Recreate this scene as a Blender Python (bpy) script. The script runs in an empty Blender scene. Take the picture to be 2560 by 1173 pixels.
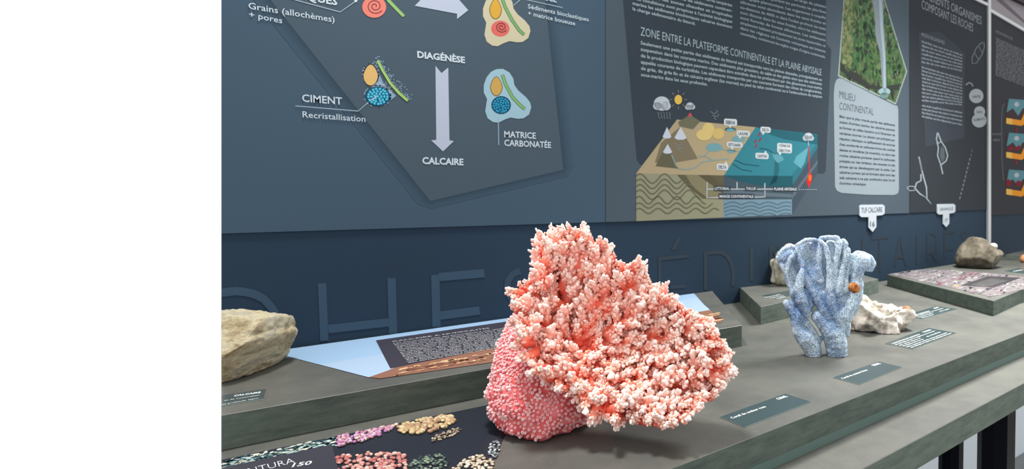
import bpy, bmesh, math, random
import numpy as np
from mathutils import Vector, Matrix, noise
random.seed(7)
C = bpy.context.scene.collection
H = 0.25                    # camera height above the display top, metres
ZC = 1.12                   # camera height above the floor
# ---------------------------------------------------------------- camera (2560 x 1173 frame)
F, CX, CY = 1510.0, 1800.0, 545.0
PITCH = math.atan(48 / 1510.0); YAW = math.atan(1400 / 1510.0)
fw = Vector((math.sin(YAW)*math.cos(PITCH), math.cos(YAW)*math.cos(PITCH), -math.sin(PITCH)))
rt = Vector((math.cos(YAW), -math.sin(YAW), 0)); up = rt.cross(fw)
O = Vector((0, 0, ZC))
cam_d = bpy.data.cameras.new('camera'); cam = bpy.data.objects.new('camera', cam_d); C.objects.link(cam)
cam.matrix_world = Matrix(((rt.x, up.x, -fw.x, 0), (rt.y, up.y, -fw.y, 0), (rt.z, up.z, -fw.z, ZC), (0, 0, 0, 1)))
cam_d.sensor_width = 36; cam_d.lens = 36*F/2560
cam_d.shift_x = (1280-CX)/2560; cam_d.shift_y = (CY-586.5)/2560
cam_d.clip_start = 0.02
cam_d.dof.use_dof = True; cam_d.dof.focus_distance = 2.62*H; cam_d.dof.aperture_fstop = 11.0
bpy.context.scene.camera = cam
# ---------------------------------------------------------------- world and lamps
sc = bpy.context.scene
sc.view_settings.view_transform = 'Standard'; sc.view_settings.look = 'None'
sc.view_settings.exposure = 0.0; sc.view_settings.gamma = 1.0; sc.view_settings.use_curve_mapping = False
w = bpy.data.worlds.new('white_hall'); sc.world = w; w.use_nodes = True
w.node_tree.nodes['Background'].inputs[0].default_value = (1, 1, 1, 1)
w.node_tree.nodes['Background'].inputs[1].default_value = 1.0
def area(name, loc, target, size, power, col=(1, 1, 1), spread=180):
    l = bpy.data.lights.new(name, 'AREA'); l.shape = 'DISK'; l.size = size; l.energy = power; l.color = col; l.spread = math.radians(spread)
    o = bpy.data.objects.new(name, l); C.objects.link(o); o.location = loc
    o.rotation_euler = (Vector(target)-Vector(loc)).to_track_quat('-Z', 'Y').to_euler()
    return o
area('ceiling_lamp', (0.25, 0.80, 2.2), (0.35, 0.60, 0.9), 0.25, 10, (1, .98, .95), 110)
area('ceiling_lamp', (1.62, 0.55, 2.05), (1.50, 0.30, 0.9), 0.45, 33, (1, .99, .96), 110)
area('window_daylight', (2.3, -1.3, 1.7), (1.1, 0.5, 0.85), 1.0, 12, (.97, .99, 1))
# ---------------------------------------------------------------- helpers
def s2l(c):
    return tuple((v/255/12.92 if v/255 <= .04045 else ((v/255+.055)/1.055)**2.4) for v in c)
def ray(x, y):
    return fw + rt*((x-CX)/F) - up*((y-CY)/F)
def cp(x, y, d):                       # pixel at depth d (units of H) -> point
    return O + ray(x, y)*(d*H)
class Plane:
    def __init__(s, p, n, u, v):
        s.p = Vector(p); s.n = Vector(n).normalized(); s.u = Vector(u).normalized(); s.v = Vector(v).normalized()
    def px(s, x, y):
        r = ray(x, y); t = (s.p-O).dot(s.n)/r.dot(s.n); return O+r*t
def zplane(z):                         # z in units of H below the eye
    return Plane((0, 0, ZC+z*H), (0, 0, 1), (1, 0, 0), (0, 1, 0))
TOP = ZC-H
def mat(name, col=(128, 128, 128), rough=.6, spec=.3, attr=None, metallic=0):
    m = bpy.data.materials.new(name); m.use_nodes = True; n = m.node_tree; b = n.nodes['Principled BSDF']
    b.inputs['Base Color'].default_value = (*s2l(col), 1); b.inputs['Roughness'].default_value = rough
    b.inputs['Specular IOR Level'].default_value = spec; b.inputs['Metallic'].default_value = metallic
    if attr:
        a = n.nodes.new('ShaderNodeAttribute'); a.attribute_name = attr
        n.links.new(a.outputs['Color'], b.inputs['Base Color'])
    return m
def node_noise(m, stops, scale=20, detail=6, rough=.6, bump=0, bdist=.001, stretch=None, vec='Object'):
    n = m.node_tree; b = n.nodes['Principled BSDF']
    tc = n.nodes.new('ShaderNodeTexCoord'); mp = n.nodes.new('ShaderNodeMapping')
    n.links.new(tc.outputs[vec], mp.inputs[0])
    if stretch: mp.inputs['Scale'].default_value = stretch
    t = n.nodes.new('ShaderNodeTexNoise'); t.inputs['Scale'].default_value = scale
    t.inputs['Detail'].default_value = detail; t.inputs['Roughness'].default_value = rough
    n.links.new(mp.outputs[0], t.inputs[0])
    r = n.nodes.new('ShaderNodeValToRGB'); e = r.color_ramp.elements
    while len(e) < len(stops): e.new(.5)
    for k, (p, c) in enumerate(stops): e[k].position = p; e[k].color = (*s2l(c), 1)
    n.links.new(t.outputs[0], r.inputs[0]); n.links.new(r.outputs[0], b.inputs['Base Color'])
    if bump:
        bp = n.nodes.new('ShaderNodeBump'); bp.inputs['Strength'].default_value = bump; bp.inputs['Distance'].default_value = bdist
        n.links.new(t.outputs[0], bp.inputs['Height']); n.links.new(bp.outputs[0], b.inputs['Normal'])
    return t, r, mp
def link(name, verts, faces, mats, parent=None, smooth=False, midx=None, cols=None):
    me = bpy.data.meshes.new(name); me.from_pydata([tuple(v) for v in verts], [], faces)
    for m in (mats if isinstance(mats, (list, tuple)) else [mats]): me.materials.append(m)
    if midx: me.polygons.foreach_set('material_index', midx)
    if smooth: me.polygons.foreach_set('use_smooth', [True]*len(faces))
    if cols is not None:
        a = me.color_attributes.new('Col', 'FLOAT_COLOR', 'CORNER')
        buf = []
        for f, c in zip(faces, cols): buf += [c[0], c[1], c[2], 1.0]*len(f)
        a.data.foreach_set('color', buf)
    me.update()
    o = bpy.data.objects.new(name, me); C.objects.link(o)
    if parent: o.parent = parent; o.matrix_parent_inverse = parent.matrix_world.inverted()
    return o
def tag(o, label, cat, group=None, kind=None):
    if label: o['label'] = label
    if cat: o['category'] = cat
    if group: o['group'] = group
    if kind: o['kind'] = kind
    return o
def empty(name, loc, label, cat, group=None):
    o = bpy.data.objects.new(name, None); C.objects.link(o); o.location = loc; o.empty_display_size = .02
    bpy.context.view_layer.update()
    return tag(o, label, cat, group)
def prism(name, xy, z0, z1, mtop, mside=None, parent=None, bev=0.0):
    n = len(xy); area2 = sum(xy[i][0]*xy[(i+1) % n][1]-xy[(i+1) % n][0]*xy[i][1] for i in range(n))
    if area2 < 0: xy = xy[::-1]
    v = [(x, y, z0) for x, y in xy]+[(x, y, z1) for x, y in xy]
    f = [tuple(range(n))[::-1], tuple(range(n, 2*n))]+[(i, (i+1) % n, (i+1) % n+n, i+n) for i in range(n)]
    mi = [1, 0]+[1]*n
    o = link(name, v, f, [mtop, mside or mtop], parent, midx=mi)
    if bev:
        bm = bmesh.new(); bm.from_mesh(o.data)
        bmesh.ops.bevel(bm, geom=bm.edges[:], offset=bev, segments=1, affect='EDGES'); bm.to_mesh(o.data); bm.free()
    return o
# --- flat print: coloured polygons and letters lying on a plane
_tc = {}
def glyphs(s, bold=0.0):
    k = (s, bold)
    if k not in _tc:
        cu = bpy.data.curves.new('t', 'FONT'); cu.body = s; cu.resolution_u = 2; cu.offset = bold; cu.fill_mode = 'FRONT'
        ob = bpy.data.objects.new('t', cu); C.objects.link(ob)
        dg = bpy.context.evaluated_depsgraph_get(); me = bpy.data.meshes.new_from_object(ob.evaluated_get(dg))
        v = [(p.co.x, p.co.y) for p in me.vertices]; f = [tuple(q.vertices) for q in me.polygons]
        bpy.data.objects.remove(ob); bpy.data.curves.remove(cu); bpy.data.meshes.remove(me)
        _tc[k] = (v, f)
    return _tc[k]
_h = glyphs('H'); CAP = max(p[1] for p in _h[0])
class Print:
    def __init__(s, plane, gain=1.0, off=0.0):
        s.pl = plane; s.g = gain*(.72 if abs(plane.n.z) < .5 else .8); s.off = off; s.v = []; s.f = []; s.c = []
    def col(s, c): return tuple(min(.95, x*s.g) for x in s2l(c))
    def add(s, pts, faces, c, layer):
        b = len(s.v); o = s.pl.n*(s.off+layer*.00008)
        s.v += [p+o for p in pts]; cc = s.col(c)
        for f in faces: s.f.append(tuple(i+b for i in f)); s.c.append(cc)
    def poly(s, pp, c, layer=1):
        s.add([s.pl.px(*p) for p in pp], [tuple(range(len(pp)))], c, layer)
    def ell(s, x, y, rx, ry, c, layer=1, rot=0, n=18, seg=(0, 360)):
        pts = []
        for k in range(n):
            a = math.radians(seg[0]+(seg[1]-seg[0])*k/(n if seg == (0, 360) else n-1))
            ex, ey = rx*math.cos(a), ry*math.sin(a); r = math.radians(rot)
            pts.append((x+ex*math.cos(r)-ey*math.sin(r), y+ex*math.sin(r)+ey*math.cos(r)))
        s.poly(pts, c, layer)
    def line(s, pp, wd, c, layer=2, closed=False):
        n = len(pp); L = []; R = []
        ws = wd if isinstance(wd, (list, tuple)) else [wd]*n
        for i in range(n):
            a = pp[(i-1) % n] if (i or closed) else pp[0]; b = pp[(i+1) % n] if (i < n-1 or closed) else pp[-1]
            dx, dy = b[0]-a[0], b[1]-a[1]; l = math.hypot(dx, dy) or 1
            L.append((pp[i][0]-dy/l*ws[i]/2, pp[i][1]+dx/l*ws[i]/2)); R.append((pp[i][0]+dy/l*ws[i]/2, pp[i][1]-dx/l*ws[i]/2))
        pts = [s.pl.px(*p) for p in L+R]
        m = n if closed else n-1
        s.add(pts, [(i, (i+1) % n, (i+1) % n+n, i+n) for i in range(m)], c, layer)
    def text(s, t, p0, p1, h, c, layer=3, bold=.012, hm=None, slant=0):
        a = s.pl.px(*p0); b = s.pl.px(*p1)
        v, f = glyphs(t, bold)
        if not v: return
        x0 = min(q[0] for q in v); x1 = max(q[0] for q in v)
        d = b-a; W = d.length; d.normalize(); vv = s.pl.n.cross(d)
        if hm is None: hm = abs((s.pl.px(p0[0], p0[1]-h)-a).dot(vv))
        k = hm/CAP; kx = W/(x1-x0)
        s.add([a+d*((q[0]-x0)*kx+slant*q[1]*k)+vv*(q[1]*k) for q in v], f, c, layer)
    def para(s, lines, tl, tr, bl, br, h, c, layer=3, bold=.02, hm=None, fr=None):
        n = len(lines)
        for i, t in enumerate(lines):
            k = i/max(1, n-1); q = (fr or {}).get(i, 1.0)
            l = (tl[0]+(bl[0]-tl[0])*k, tl[1]+(bl[1]-tl[1])*k); r = (tr[0]+(br[0]-tr[0])*k, tr[1]+(br[1]-tr[1])*k)
            # perspective-true end point along the line
            if q < 1:
                A = s.pl.px(*l); B = s.pl.px(*r); M = A+(B-A)*q; e = M-O; dd = e.dot(fw)
                r = (CX+F*e.dot(rt)/dd, CY-F*e.dot(up)/dd)
            s.text(t, l, r, h, c, layer, bold, hm)
    def build(s, name, m, parent=None, kind=None):
        if not s.f: return None
        o = link(name, s.v, s.f, m, parent, cols=s.c); s.v = []; s.f = []; s.c = []
        if kind: o['kind'] = kind
        return o
def cr(ox, oy, k):
    return lambda pts: [(ox+x/k, oy+y/k) for x, y in pts]
# ---------------------------------------------------------------- materials
INK = mat('printed_ink', rough=.6, spec=.06, attr='Col')
INKG = mat('printed_ink_gloss', rough=.35, spec=.2, attr='Col')
WALLM = mat('dark_blue_wall_film', rough=.6, spec=.06)
node_noise(WALLM, [(.3, (36, 51, 66)), (.7, (38, 54, 70))], scale=6)
WALLR = mat('wall_film_dimmed_right', rough=.6, spec=.06)  # same wall film; the right side's dimmer, greyer light is put into its colour
node_noise(WALLR, [(.3, (35, 49, 62)), (.7, (37, 52, 66))], scale=6)
LAM = mat('grey_stone_laminate', rough=.42, spec=.45)
t, r, mp = node_noise(LAM, [(.25, (60, 62, 60)), (.45, (76, 77, 73)), (.6, (86, 87, 81)), (.8, (99, 99, 92))], scale=7, detail=9, rough=.68, bump=.08, bdist=.0006)
n = LAM.node_tree
def specks(m, col, scale=260, thr=.055):
    n = m.node_tree; b = n.nodes['Principled BSDF']; src = b.inputs['Base Color'].links[0].from_socket
    tc = n.nodes.new('ShaderNodeTexCoord'); vo = n.nodes.new('ShaderNodeTexVoronoi'); vo.inputs['Scale'].default_value = scale
    n.links.new(tc.outputs['Object'], vo.inputs['Vector'])
    rp = n.nodes.new('ShaderNodeMath'); rp.operation = 'LESS_THAN'; rp.inputs[1].default_value = thr
    n.links.new(vo.outputs['Distance'], rp.inputs[0])
    mx = n.nodes.new('ShaderNodeMix'); mx.data_type = 'RGBA'; mx.inputs['B'].default_value = (*s2l(col), 1)
    n.links.new(rp.outputs[0], mx.inputs['Factor']); n.links.new(src, mx.inputs['A']); n.links.new(mx.outputs['Result'], b.inputs['Base Color'])
specks(LAM, (205, 200, 190))
EDGE = mat('green_grey_board_edge', rough=.7, spec=.12)
node_noise(EDGE, [(.3, (66, 76, 71)), (.5, (83, 93, 86)), (.72, (99, 109, 100))], scale=60, detail=10, rough=.75, stretch=(.35, 1, 1.6), bump=.2, bdist=.0006)
RECESS = mat('smooth_green_grey_plinth', (92, 112, 106), .5, .2)
BLACK = mat('black_gloss_metal', (5, 8, 14), .3, .03)
FLOORM = mat('grey_speckled_floor', rough=.5)
node_noise(FLOORM, [(.35, (170, 172, 164)), (.6, (192, 193, 180)), (.8, (206, 206, 190))], scale=30, detail=8)
PALE = mat('pale_grey_paint', (196, 204, 214), .6)
ALU = mat('brushed_aluminium', (178, 180, 182), .35, .5, metallic=.3)
UPPER = mat('pale_upper_wall_paint', (120, 114, 120), .5, .3)
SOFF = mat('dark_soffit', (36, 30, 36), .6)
# ---------------------------------------------------------------- planes
DL = 4.2*H
q = zplane(-1).px(2207, 703)
b0 = O+ray(1514, 600)*(DL/ray(1514, 600).y)
B0 = Vector((b0.x, DL)); B1 = Vector((q.x, q.y))
dR = (B1-B0).normalized(); BE = B0+dR*3.2
MIT = .0522                                  # the run of furniture and wall ends on one straight cut
def wallplane(off):
    l = Plane((0, DL-off, 0), (0, -1, 0), (1, 0, 0), (0, 0, 1))
    nr = Vector((dR.y, -dR.x, 0)); nr = nr if nr.y < 0 else -nr
    r_ = Plane(Vector((B0.x, B0.y, 0))+nr*off, nr, (dR.x, dR.y, 0), (0, 0, 1))
    return l, r_
WL, WR = wallplane(0); PL, PR = wallplane(.003)
def wall_xy(): return [(MIT*DL, DL), (B0.x, B0.y), (BE.x, BE.y)]
def wall_slab(name, z0, z1, m, parent=None, th=.03, fr=0):
    a = wall_xy(); back = [(x+.0, y+th) for x, y in a][::-1]; back[-1] = (MIT*(DL+th), DL+th)
    a = [(x, y-fr) for x, y in a]
    return prism(name, a+back, z0, z1, m, None, parent)
def wall_piece(name, z0, z1, m, side):
    if side == 0: xy = [(MIT*DL-.05, DL), (B0.x, DL), (B0.x, DL+.03), (MIT*DL-.05, DL+.03)]
    else:
        nb = Vector((-dR.y, dR.x))*.03; nb = nb if nb.y > 0 else -nb
        xy = [(B0.x, B0.y), (BE.x, BE.y), (BE.x+nb.x, BE.y+nb.y), (B0.x, B0.y+.03)]
    return tag(prism(name, xy, z0, z1, m), None, None, kind='structure')
wall = wall_piece('wall_back', TOP-.04, 2.3, WALLM, 0); wallR = wall_piece('wall_back', TOP-.04, 2.3, WALLR, 1)
wall_low = wall_piece('wall_back', 0, TOP-.04, PALE, 0); wall_piece('wall_back', 0, TOP-.04, PALE, 1)
up1 = PR.px(2474, 24).z
fx = PR.px(1900, 600).x
floor = tag(prism('floor', [(.3, -.6), (6, -.6), (6, 1.04), (.3, 1.04)], -.02, 0, FLOORM), None, None, kind='structure')
sk = wall_xy(); tag(prism('baseboard_back', [(B0.x, B0.y-.012), (BE.x, BE.y-.012), (BE.x, BE.y), (B0.x, B0.y)], 0, .07, mat('skirting', (120, 126, 132), .5)), None, None, kind='structure')
# faint large words on the dark band
g = Print(WL, 1.0, .0006); LT = (62, 84, 104)
z = cr(540, 560, 3.368)
g.line(z([(42, 580), (100, 572), (170, 565), (240, 572), (320, 590), (400, 630), (455, 690), (492, 740), (508, 797)]), 21, LT)
g.build('letter', INK, wall)
def letter(strokes, wd, par):
    for i, a in enumerate(strokes): g.line(z(a), wd, LT, 2+i)
    g.build('letter', INK, par)
letter([[(892, 500), (912, 985)], [(1476, 455), (1490, 925)], [(945, 885), (1452, 828)]], 21, wall)
letter([[(1845, 428), (1855, 870)], [(1875, 448), (2258, 414)], [(1883, 772), (2218, 728)]], 21, wall)
g.line(z([(2560, 395), (2500, 420), (2455, 480), (2450, 560), (2480, 620), (2540, 660), (2620, 690), (2690, 760)]), 17, (56, 74, 90))
g.build('letter', INK, wall)
g = Print(WR, 1.0, .0006); LT = (53, 64, 74); z = cr(1600, 560, 5.333)
letter([[(435, 350), (530, 175)], [(262, 440), (262, 900)], [(285, 463), (650, 425)], [(400, 845), (600, 830)]], 9, wallR)
letter([[(1485, 310), (1485, 760)]], 9, wallR); letter([[(1745, 295), (1745, 700)], [(1770, 295), (1880, 640)]], 9, wallR)
g.line(z([(872, 375), (872, 880)]), 9, LT, 3)
g.line(z([(895, 392), (1000, 378), (1090, 382), (1160, 430), (1210, 510), (1238, 620), (1245, 720), (1235, 830)]), 9, LT)
g.build('letter', INK, wallR)
z = cr(2080, 560, 5.333); LT = (48, 57, 66)
for st in ([[(405, 200), (405, 560)]], [[(520, 200), (750, 180)], [(635, 190), (635, 640)]], [[(905, 170), (835, 560)], [(905, 170), (985, 560)], [(850, 450), (975, 440)]],
          [[(1130, 150), (1130, 540)]], [[(1505, 115), (1505, 460)], [(1505, 120), (1640, 108)], [(1505, 350), (1620, 335)]]): letter(st, 5.5, wallR)
g.line(z([(1270, 130), (1270, 500)]), 5.5, LT, 3); g.line(z([(1330, 400), (1390, 500)]), 5.5, LT, 4)
g.line(z([(1275, 130), (1340, 128), (1390, 170), (1400, 260), (1380, 350), (1330, 390), (1275, 400)]), 5.5, LT)
g.build('letter', INK, wallR)
g.line(z([(1800, 115), (1740, 110), (1720, 160), (1760, 215)]), 5, LT)
g.build('letter', INK, wallR)
# ---------------------------------------------------------------- trims of the frame system
def wallbar(name, plane, p0, p1, wpx, th, m):
    (x0, y0), (x1, y1) = p0, p1; dx, dy = x1-x0, y1-y0; l = math.hypot(dx, dy); nx, ny = -dy/l*wpx/2, dx/l*wpx/2
    f = [plane.px(x0+nx, y0+ny), plane.px(x1+nx, y1+ny), plane.px(x1-nx, y1-ny), plane.px(x0-nx, y0-ny)]
    v = [p+plane.n*th for p in f]+[p-plane.n*.002 for p in f]
    o = link(name, v, [(0, 1, 2, 3), (7, 6, 5, 4)]+[(i, i+4, (i+1) % 4+4, (i+1) % 4) for i in range(4)], m)
    return tag(o, None, None, kind='structure')
TR = wallplane(.0035)[1]
wallbar('trim_1', TR, (2470.5, -40), (2470.5, 612), 6.5, .006, ALU)
wallbar('trim_2', TR, (2380, -29), (2471, 14), 6.5, .005, ALU)
wallbar('trim_3', TR, (2472, 25), (2640, 123), 7, .005, ALU)
def board(name, plane, pts, m, parent=None, th=.003):
    f = [plane.px(*p) for p in pts]; n = len(f)
    return link(name, f+[p-plane.n*th for p in f], [tuple(range(n)), tuple(range(n, 2*n))[::-1]]+[(i, i+n, (i+1) % n+n, (i+1) % n) for i in range(n)], m, parent)
o = board('wall_back', PR, [(2300, -200), (2471, 11), (2472, 22), (2620, 108), (2620, 45), (2535, -3), (2400, -75)], UPPER); tag(o, None, None, kind='structure')
o = board('wall_back', wallplane(.02)[1], [(2400, -85), (2533, -5), (2680, 65), (2680, -300), (2400, -300)], SOFF, th=.02); tag(o, None, None, kind='structure')
# ---------------------------------------------------------------- information panels
GW = 1.0
def panel(name, plane, pts, col, label, group=None):
    m = mat('panel_film', tuple(v*.86 for v in col), .6, .06)
    c0 = plane.px(sum(p[0] for p in pts)/len(pts), max(p[1] for p in pts))
    e = empty(name, c0, label, 'info panel', group)
    board('backing_board', plane, pts, m, e)
    return e
WHT = (196, 210, 220)
# panel one: from loose grains to limestone
p1 = panel('information_panel', PL, [(553.5, -60), (1513, -60), (1513, 555.5), (553.5, 584)], (67, 88, 105), 'large blue-grey wall panel with DIAGÉNÈSE arrow down to CALCAIRE')
g = Print(PL, GW, .0002)
for k in range(12):
    d = 33-3*k; t_ = ((k+1)/12)**1.5; cc = tuple(a+(b-a)*t_ for a, b in zip((66, 87, 104), (54, 71, 84)))
    g.poly([(628-d*1.3, -60), (1075-d*.9, 503+d*.25), (1075+d*.1, 503+d*.55), (1408+d*.3, 425+d*.5), (1408+d*.8, 415), (1356+d*.9, -60)], cc, 1+k*.5)
g.poly([(628, -60), (1075, 503), (1408, 425), (1356, -60)], (73, 89, 101), 8)
g.build('backdrop_shape', INK, p1)
g = Print(PL, GW, .0012); AR = (176, 186, 204)
g.poly([(1088, 165), (1103, 183), (1120, 169), (1123, 351), (1134, 353), (1107, 379), (1077, 351), (1090, 350)], AR)
g.build('arrow', INK, p1)
g.poly([(1036, 15), (1052, -1), (1050, -14), (1142, 0), (1142, -6), (1170, 26), (1142, 48), (1142, 35)], AR)
g.build('arrow', INK, p1)
LC = (150, 170, 184)
for pp, wd in (([(700, -10), (850, 30.5), (888, 4)], 2.6), ([(738, 265), (895, 278), (925, 252)], 2.4), ([(1245, 295), (1246, 363)], 2.2), ([(1283, 14), (1302, -2)], 2), ([(1316, 0), (1406, 19.5)], 2)):
    g.line(pp, wd, LC)
    if pp[0][0] == 700: g.ell(889, 2, 4, 4, WHT, 3)
    g.build('leader_line', INK, p1)
g = Print(PL, GW, .0012)
g.text('TIQUES', (738, -4), (843, 13.5), 19, WHT, bold=.03); g.build('caption', INK, p1)
g.text('Grains (allochèmes)', (621, 22), (836, 56.5), 15.5, WHT, bold=.008); g.build('caption', INK, p1)
g.text('+ pores', (622, 43), (705, 59), 14.5, WHT, bold=.008); g.build('caption', INK, p1)
g.text('CIMENT', (755, 254), (855, 262), 18, WHT, bold=.014); g.build('caption', INK, p1)
g.text('Recristallisation', (756, 293.5), (913, 305), 15, WHT, bold=.006); g.build('caption', INK, p1)
g.text('DIAGÉNÈSE', (1043, 144), (1162, 158), 15.5, WHT, bold=.035); g.build('caption', INK, p1)
g.text('CALCAIRE', (1055, 409.5), (1158, 413), 16, WHT, bold=.035); g.build('caption', INK, p1)
g.text('MATRICE', (1260, 343), (1339, 347), 15, WHT, bold=.02); g.build('caption', INK, p1)
g.text('CARBONATÉE', (1260, 364.5), (1377, 370), 15, WHT, bold=.02); g.build('caption', INK, p1)
g.text('MATRICE', (1318, -8), (1391, 6.5), 14, WHT, bold=.02); g.build('caption', INK, p1)
g.text('Sédiments bioclastiques', (1319, 21), (1471, 54), 10.5, WHT, bold=.008); g.build('caption', INK, p1)
g.text('+ matrice boueuse', (1319, 38), (1437, 64), 10.5, WHT, bold=.008); g.build('caption', INK, p1)
def drop(g, x, y, rx, ry, c, edge, L):
    def sh(k): 
        P = []
        for i in range(24):
            a = math.pi*2*i/24; sx = math.sin(a); r_ = (1-.28*max(0, -math.cos(a))**1.0*0) 
            yy = -math.cos(a); wx = math.sin(a)*(1-.30*max(0, -yy))
            P.append((x+(rx+k)*wx, y+(ry+k)*yy))
        return P
    g.poly(sh(1.6), edge, L); g.poly(sh(0), c, L+1)
def spiral(g, x, y, R, c, L, tr=2.0, wd=2.0):
    g.line([(x+R*(1-k/30*.88)*math.cos(k/30*tr*2*math.pi+.6), y+R*.92*(1-k/30*.88)*math.sin(k/30*tr*2*math.pi+.6)) for k in range(31)], wd, c, L)
def honey(g, x, y, rx, ry, L, rnd, base=(22, 96, 128), cell=(88, 190, 216)):
    g.ell(x, y, rx+1.5, ry+1.5, (24, 60, 82), L, n=24); g.ell(x, y, rx, ry, base, L+1, n=24)
    for ring, n in ((0, 1), (.3, 6), (.56, 11), (.82, 17)):
        for k in range(n):
            a = 2*math.pi*(k+rnd.random()*.4)/n
            g.ell(x+rx*ring*math.cos(a), y+ry*ring*math.sin(a), rx*.125, ry*.125, cell, L+2, rnd.random()*90, 6)
def stick(g, pts, L, c=(150, 196, 132), e=(60, 104, 66)):
    g.line(pts, 8.5, e, L); g.line(pts, 6, c, L+1)
    g.line([(p[0]+1, p[1]) for p in pts], 1, (112, 164, 100), L+2)
rnd = random.Random(3)
g = Print(PL, GW, .0012)
g.ell(935, 18, 30, 27, (222, 128, 114), 2, n=28); spiral(g, 937, 16, 21, (96, 44, 60), 3)
stick(g, [(958, -18), (972, 3), (992, 24), (1009, 41)], 2, (160, 196, 120), (120, 160, 100))
g.build('grain_drawing', INK, p1)
for i in range(120):                                       # fuzzy cement rim
    a = rnd.random()*6.283
    cxx, cyy, rx, ry = rnd.choice([(943, 241, 33, 27), (926, 186, 20, 28)])
    g.ell(cxx+rx*math.cos(a), cyy+ry*math.sin(a), 1.6+rnd.random(), 1.5, (140, 170, 196), 1, n=5)
for i in range(150):
    k = rnd.random(); bx = 942+80*k**1.1; by = 150+100*k
    g.ell(bx+rnd.gauss(0, 5.5), by+rnd.gauss(0, 5.5), 1.6, 1.5, (140, 170, 196), 1, n=5)
g.poly([(930, 214), (948, 186), (960, 212), (990, 240), (975, 252), (930, 225)], (130, 158, 184), 1)
for i in range(60): g.ell(940+rnd.random()*40, 205+rnd.random()*28, 1, 1, (200, 216, 230), 2, n=5)
drop(g, 926, 188, 18, 26, (214, 176, 112), (60, 60, 60), 3)
honey(g, 944, 241, 29, 23, 3, rnd)
g.line([(925, 252), (942, 240)], 2, WHT, 7)
stick(g, [(944, 152), (956, 176), (975, 208), (998, 234), (1019, 252)], 4, (172, 206, 122), (84, 110, 72))
def blob(dx, dy, c, L):
    P = cr(1000, 0, 3.665)([(880, 635), (940, 632), (1000, 665), (1035, 720), (1045, 780), (1080, 830), (1150, 890), (1190, 940), (1200, 985), (1180, 1050), (1130, 1085), (1080, 1090), (1010, 1078), (960, 1095), (900, 1125), (850, 1120), (800, 1085), (778, 1020), (795, 910), (765, 850), (765, 780), (790, 710), (830, 660)])
    g.poly([(x+dx, y+dy) for x, y in P], c, L)
g.build('grain_drawing', INK, p1)
blob(0, 0, (150, 184, 198), 1)
drop(g, 1240, 216, 14, 23, (192, 156, 84), (90, 84, 50), 3); honey(g, 1252, 263, 23, 21, 3, rnd, (16, 78, 110), (52, 150, 184))
stick(g, [(1255, 187), (1263, 211), (1281, 244), (1298, 262), (1311, 273)], 3, (132, 172, 112))
g.build('grain_drawing', INK, p1); blob(-2, -191, (192, 186, 158), 1)
drop(g, 1238, 23, 14, 24, (204, 160, 64), (90, 84, 50), 3)
g.ell(1250, 72, 23, 20, (206, 104, 96), 2, n=24); spiral(g, 1253, 68, 15, (96, 40, 44), 3)
stick(g, [(1254, -5), (1262, 18), (1279, 50), (1297, 76), (1309, 87)], 3, (120, 164, 108))
g.build('grain_drawing', INK, p1)
# panel two: depositional settings
p2 = panel('information_panel', PR, [(1514.5, -60), (2273, -60), (2273, 533), (1514.5, 555.5)], (74, 87, 97), 'wall panel with white French text and block diagram of land and sea')
g = Print(PR, GW, .0002)
g.poly([(1552, -60), (1592, 400), (1600, 411), (2058, 434), (2064, 428), (2078, 124), (2066, 110), (2064, -60)], (54, 64, 73), 1)
g.build('backdrop_shape', INK, p2)
g = Print(PR, GW, .0006); TW = (158, 176, 184)
col1 = ['la production carbonatée est abondante dans les mers', "l'érosion apporte les sédiments depuis les terres tempérées", "vers la mer, les courants de sédiments continen-", 'taux. Dans les zones chaudes et tropicales', "Ces conditions sont propices à l'activité biologique", 'marine les sédiments biochimiques calcaires dominent', 'la charge sédimentaire du littoral.']
g.para(col1[1:], (1581, -43), (1830, 17), (1581, 25.5), (1830, 85), 8, TW, fr={5: .6})
g.para(['des sédiments se déposent au large du plateau', 'les courants transportent les particules les plus fines', 'biologique planctonique. Les organismes à coquille', "siliceuse sont abondants dans les eaux froides et", "au-dessous de 4000 m dans l'océan profond, les tests", "sont dissous dans les eaux froides, alors les sédiments", 'sont formés de boues siliceuses. Les sédiments', 'simplement habitent principalement les zones équatoriales, et', 'dans les régions où l\'activité volcanique est intense', 'essentielles, contiennent les argiles rouges d\'origine continentale.'][:],
       (1850, -31), (2064, 20), (1850, 86), (2063, 146), 7, (142, 158, 168))
g.build('body_text', INK, p2, 'stuff')
g.text('ZONE ENTRE LA PLATEFORME CONTINENTALE ET LA PLAINE ABYSSALE', (1601, 88.5), (2053, 189), 21, TW, bold=.0); g.build('heading', INK, p2)
g.para(['Seulement une petite partie des sédiments du littoral est transportée vers les plaines abyssales, principalement en', 'suspension dans les courants marins. Des sédiments plus grossiers, du sable et des galets ainsi que des sédiments',
        "de la production biologique peuvent cependant être entraînés dans les profondeurs par des glissements sous-marins", 'appelés courants de turbidités. Les sédiments transportés par ces courants forment des cônes de conglomérats,',
        "de grès, de grès fin et de calcaire argileux (les marnes) au pied du talus continental ou à l'embouchure de canyons", 'sous-marins dans les eaux profondes.'],
       (1601, 111), (2054, 203), (1602, 190.5), (2054, 256), 8.5, TW, fr={5: .31})
g.build('body_text', INK, p2, 'stuff')
g = Print(PR, GW, .0006); z = cr(1560, 210, 3.258); P = lambda pts, c, L=2: g.poly(z(pts), c, L)
SAND = (166, 152, 120)
P([(98, 728), (430, 290), (1070, 352), (812, 745)], SAND, 1)
P([(98, 728), (812, 745), (808, 1088), (98, 1118)], (140, 140, 116), 1)
P([(808, 740), (1370, 940), (1366, 1065), (808, 1088)], (110, 138, 154), 1)
P([(430, 740), (812, 745), (812, 940), (640, 935), (520, 840)], (92, 88, 68), 2)
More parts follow.
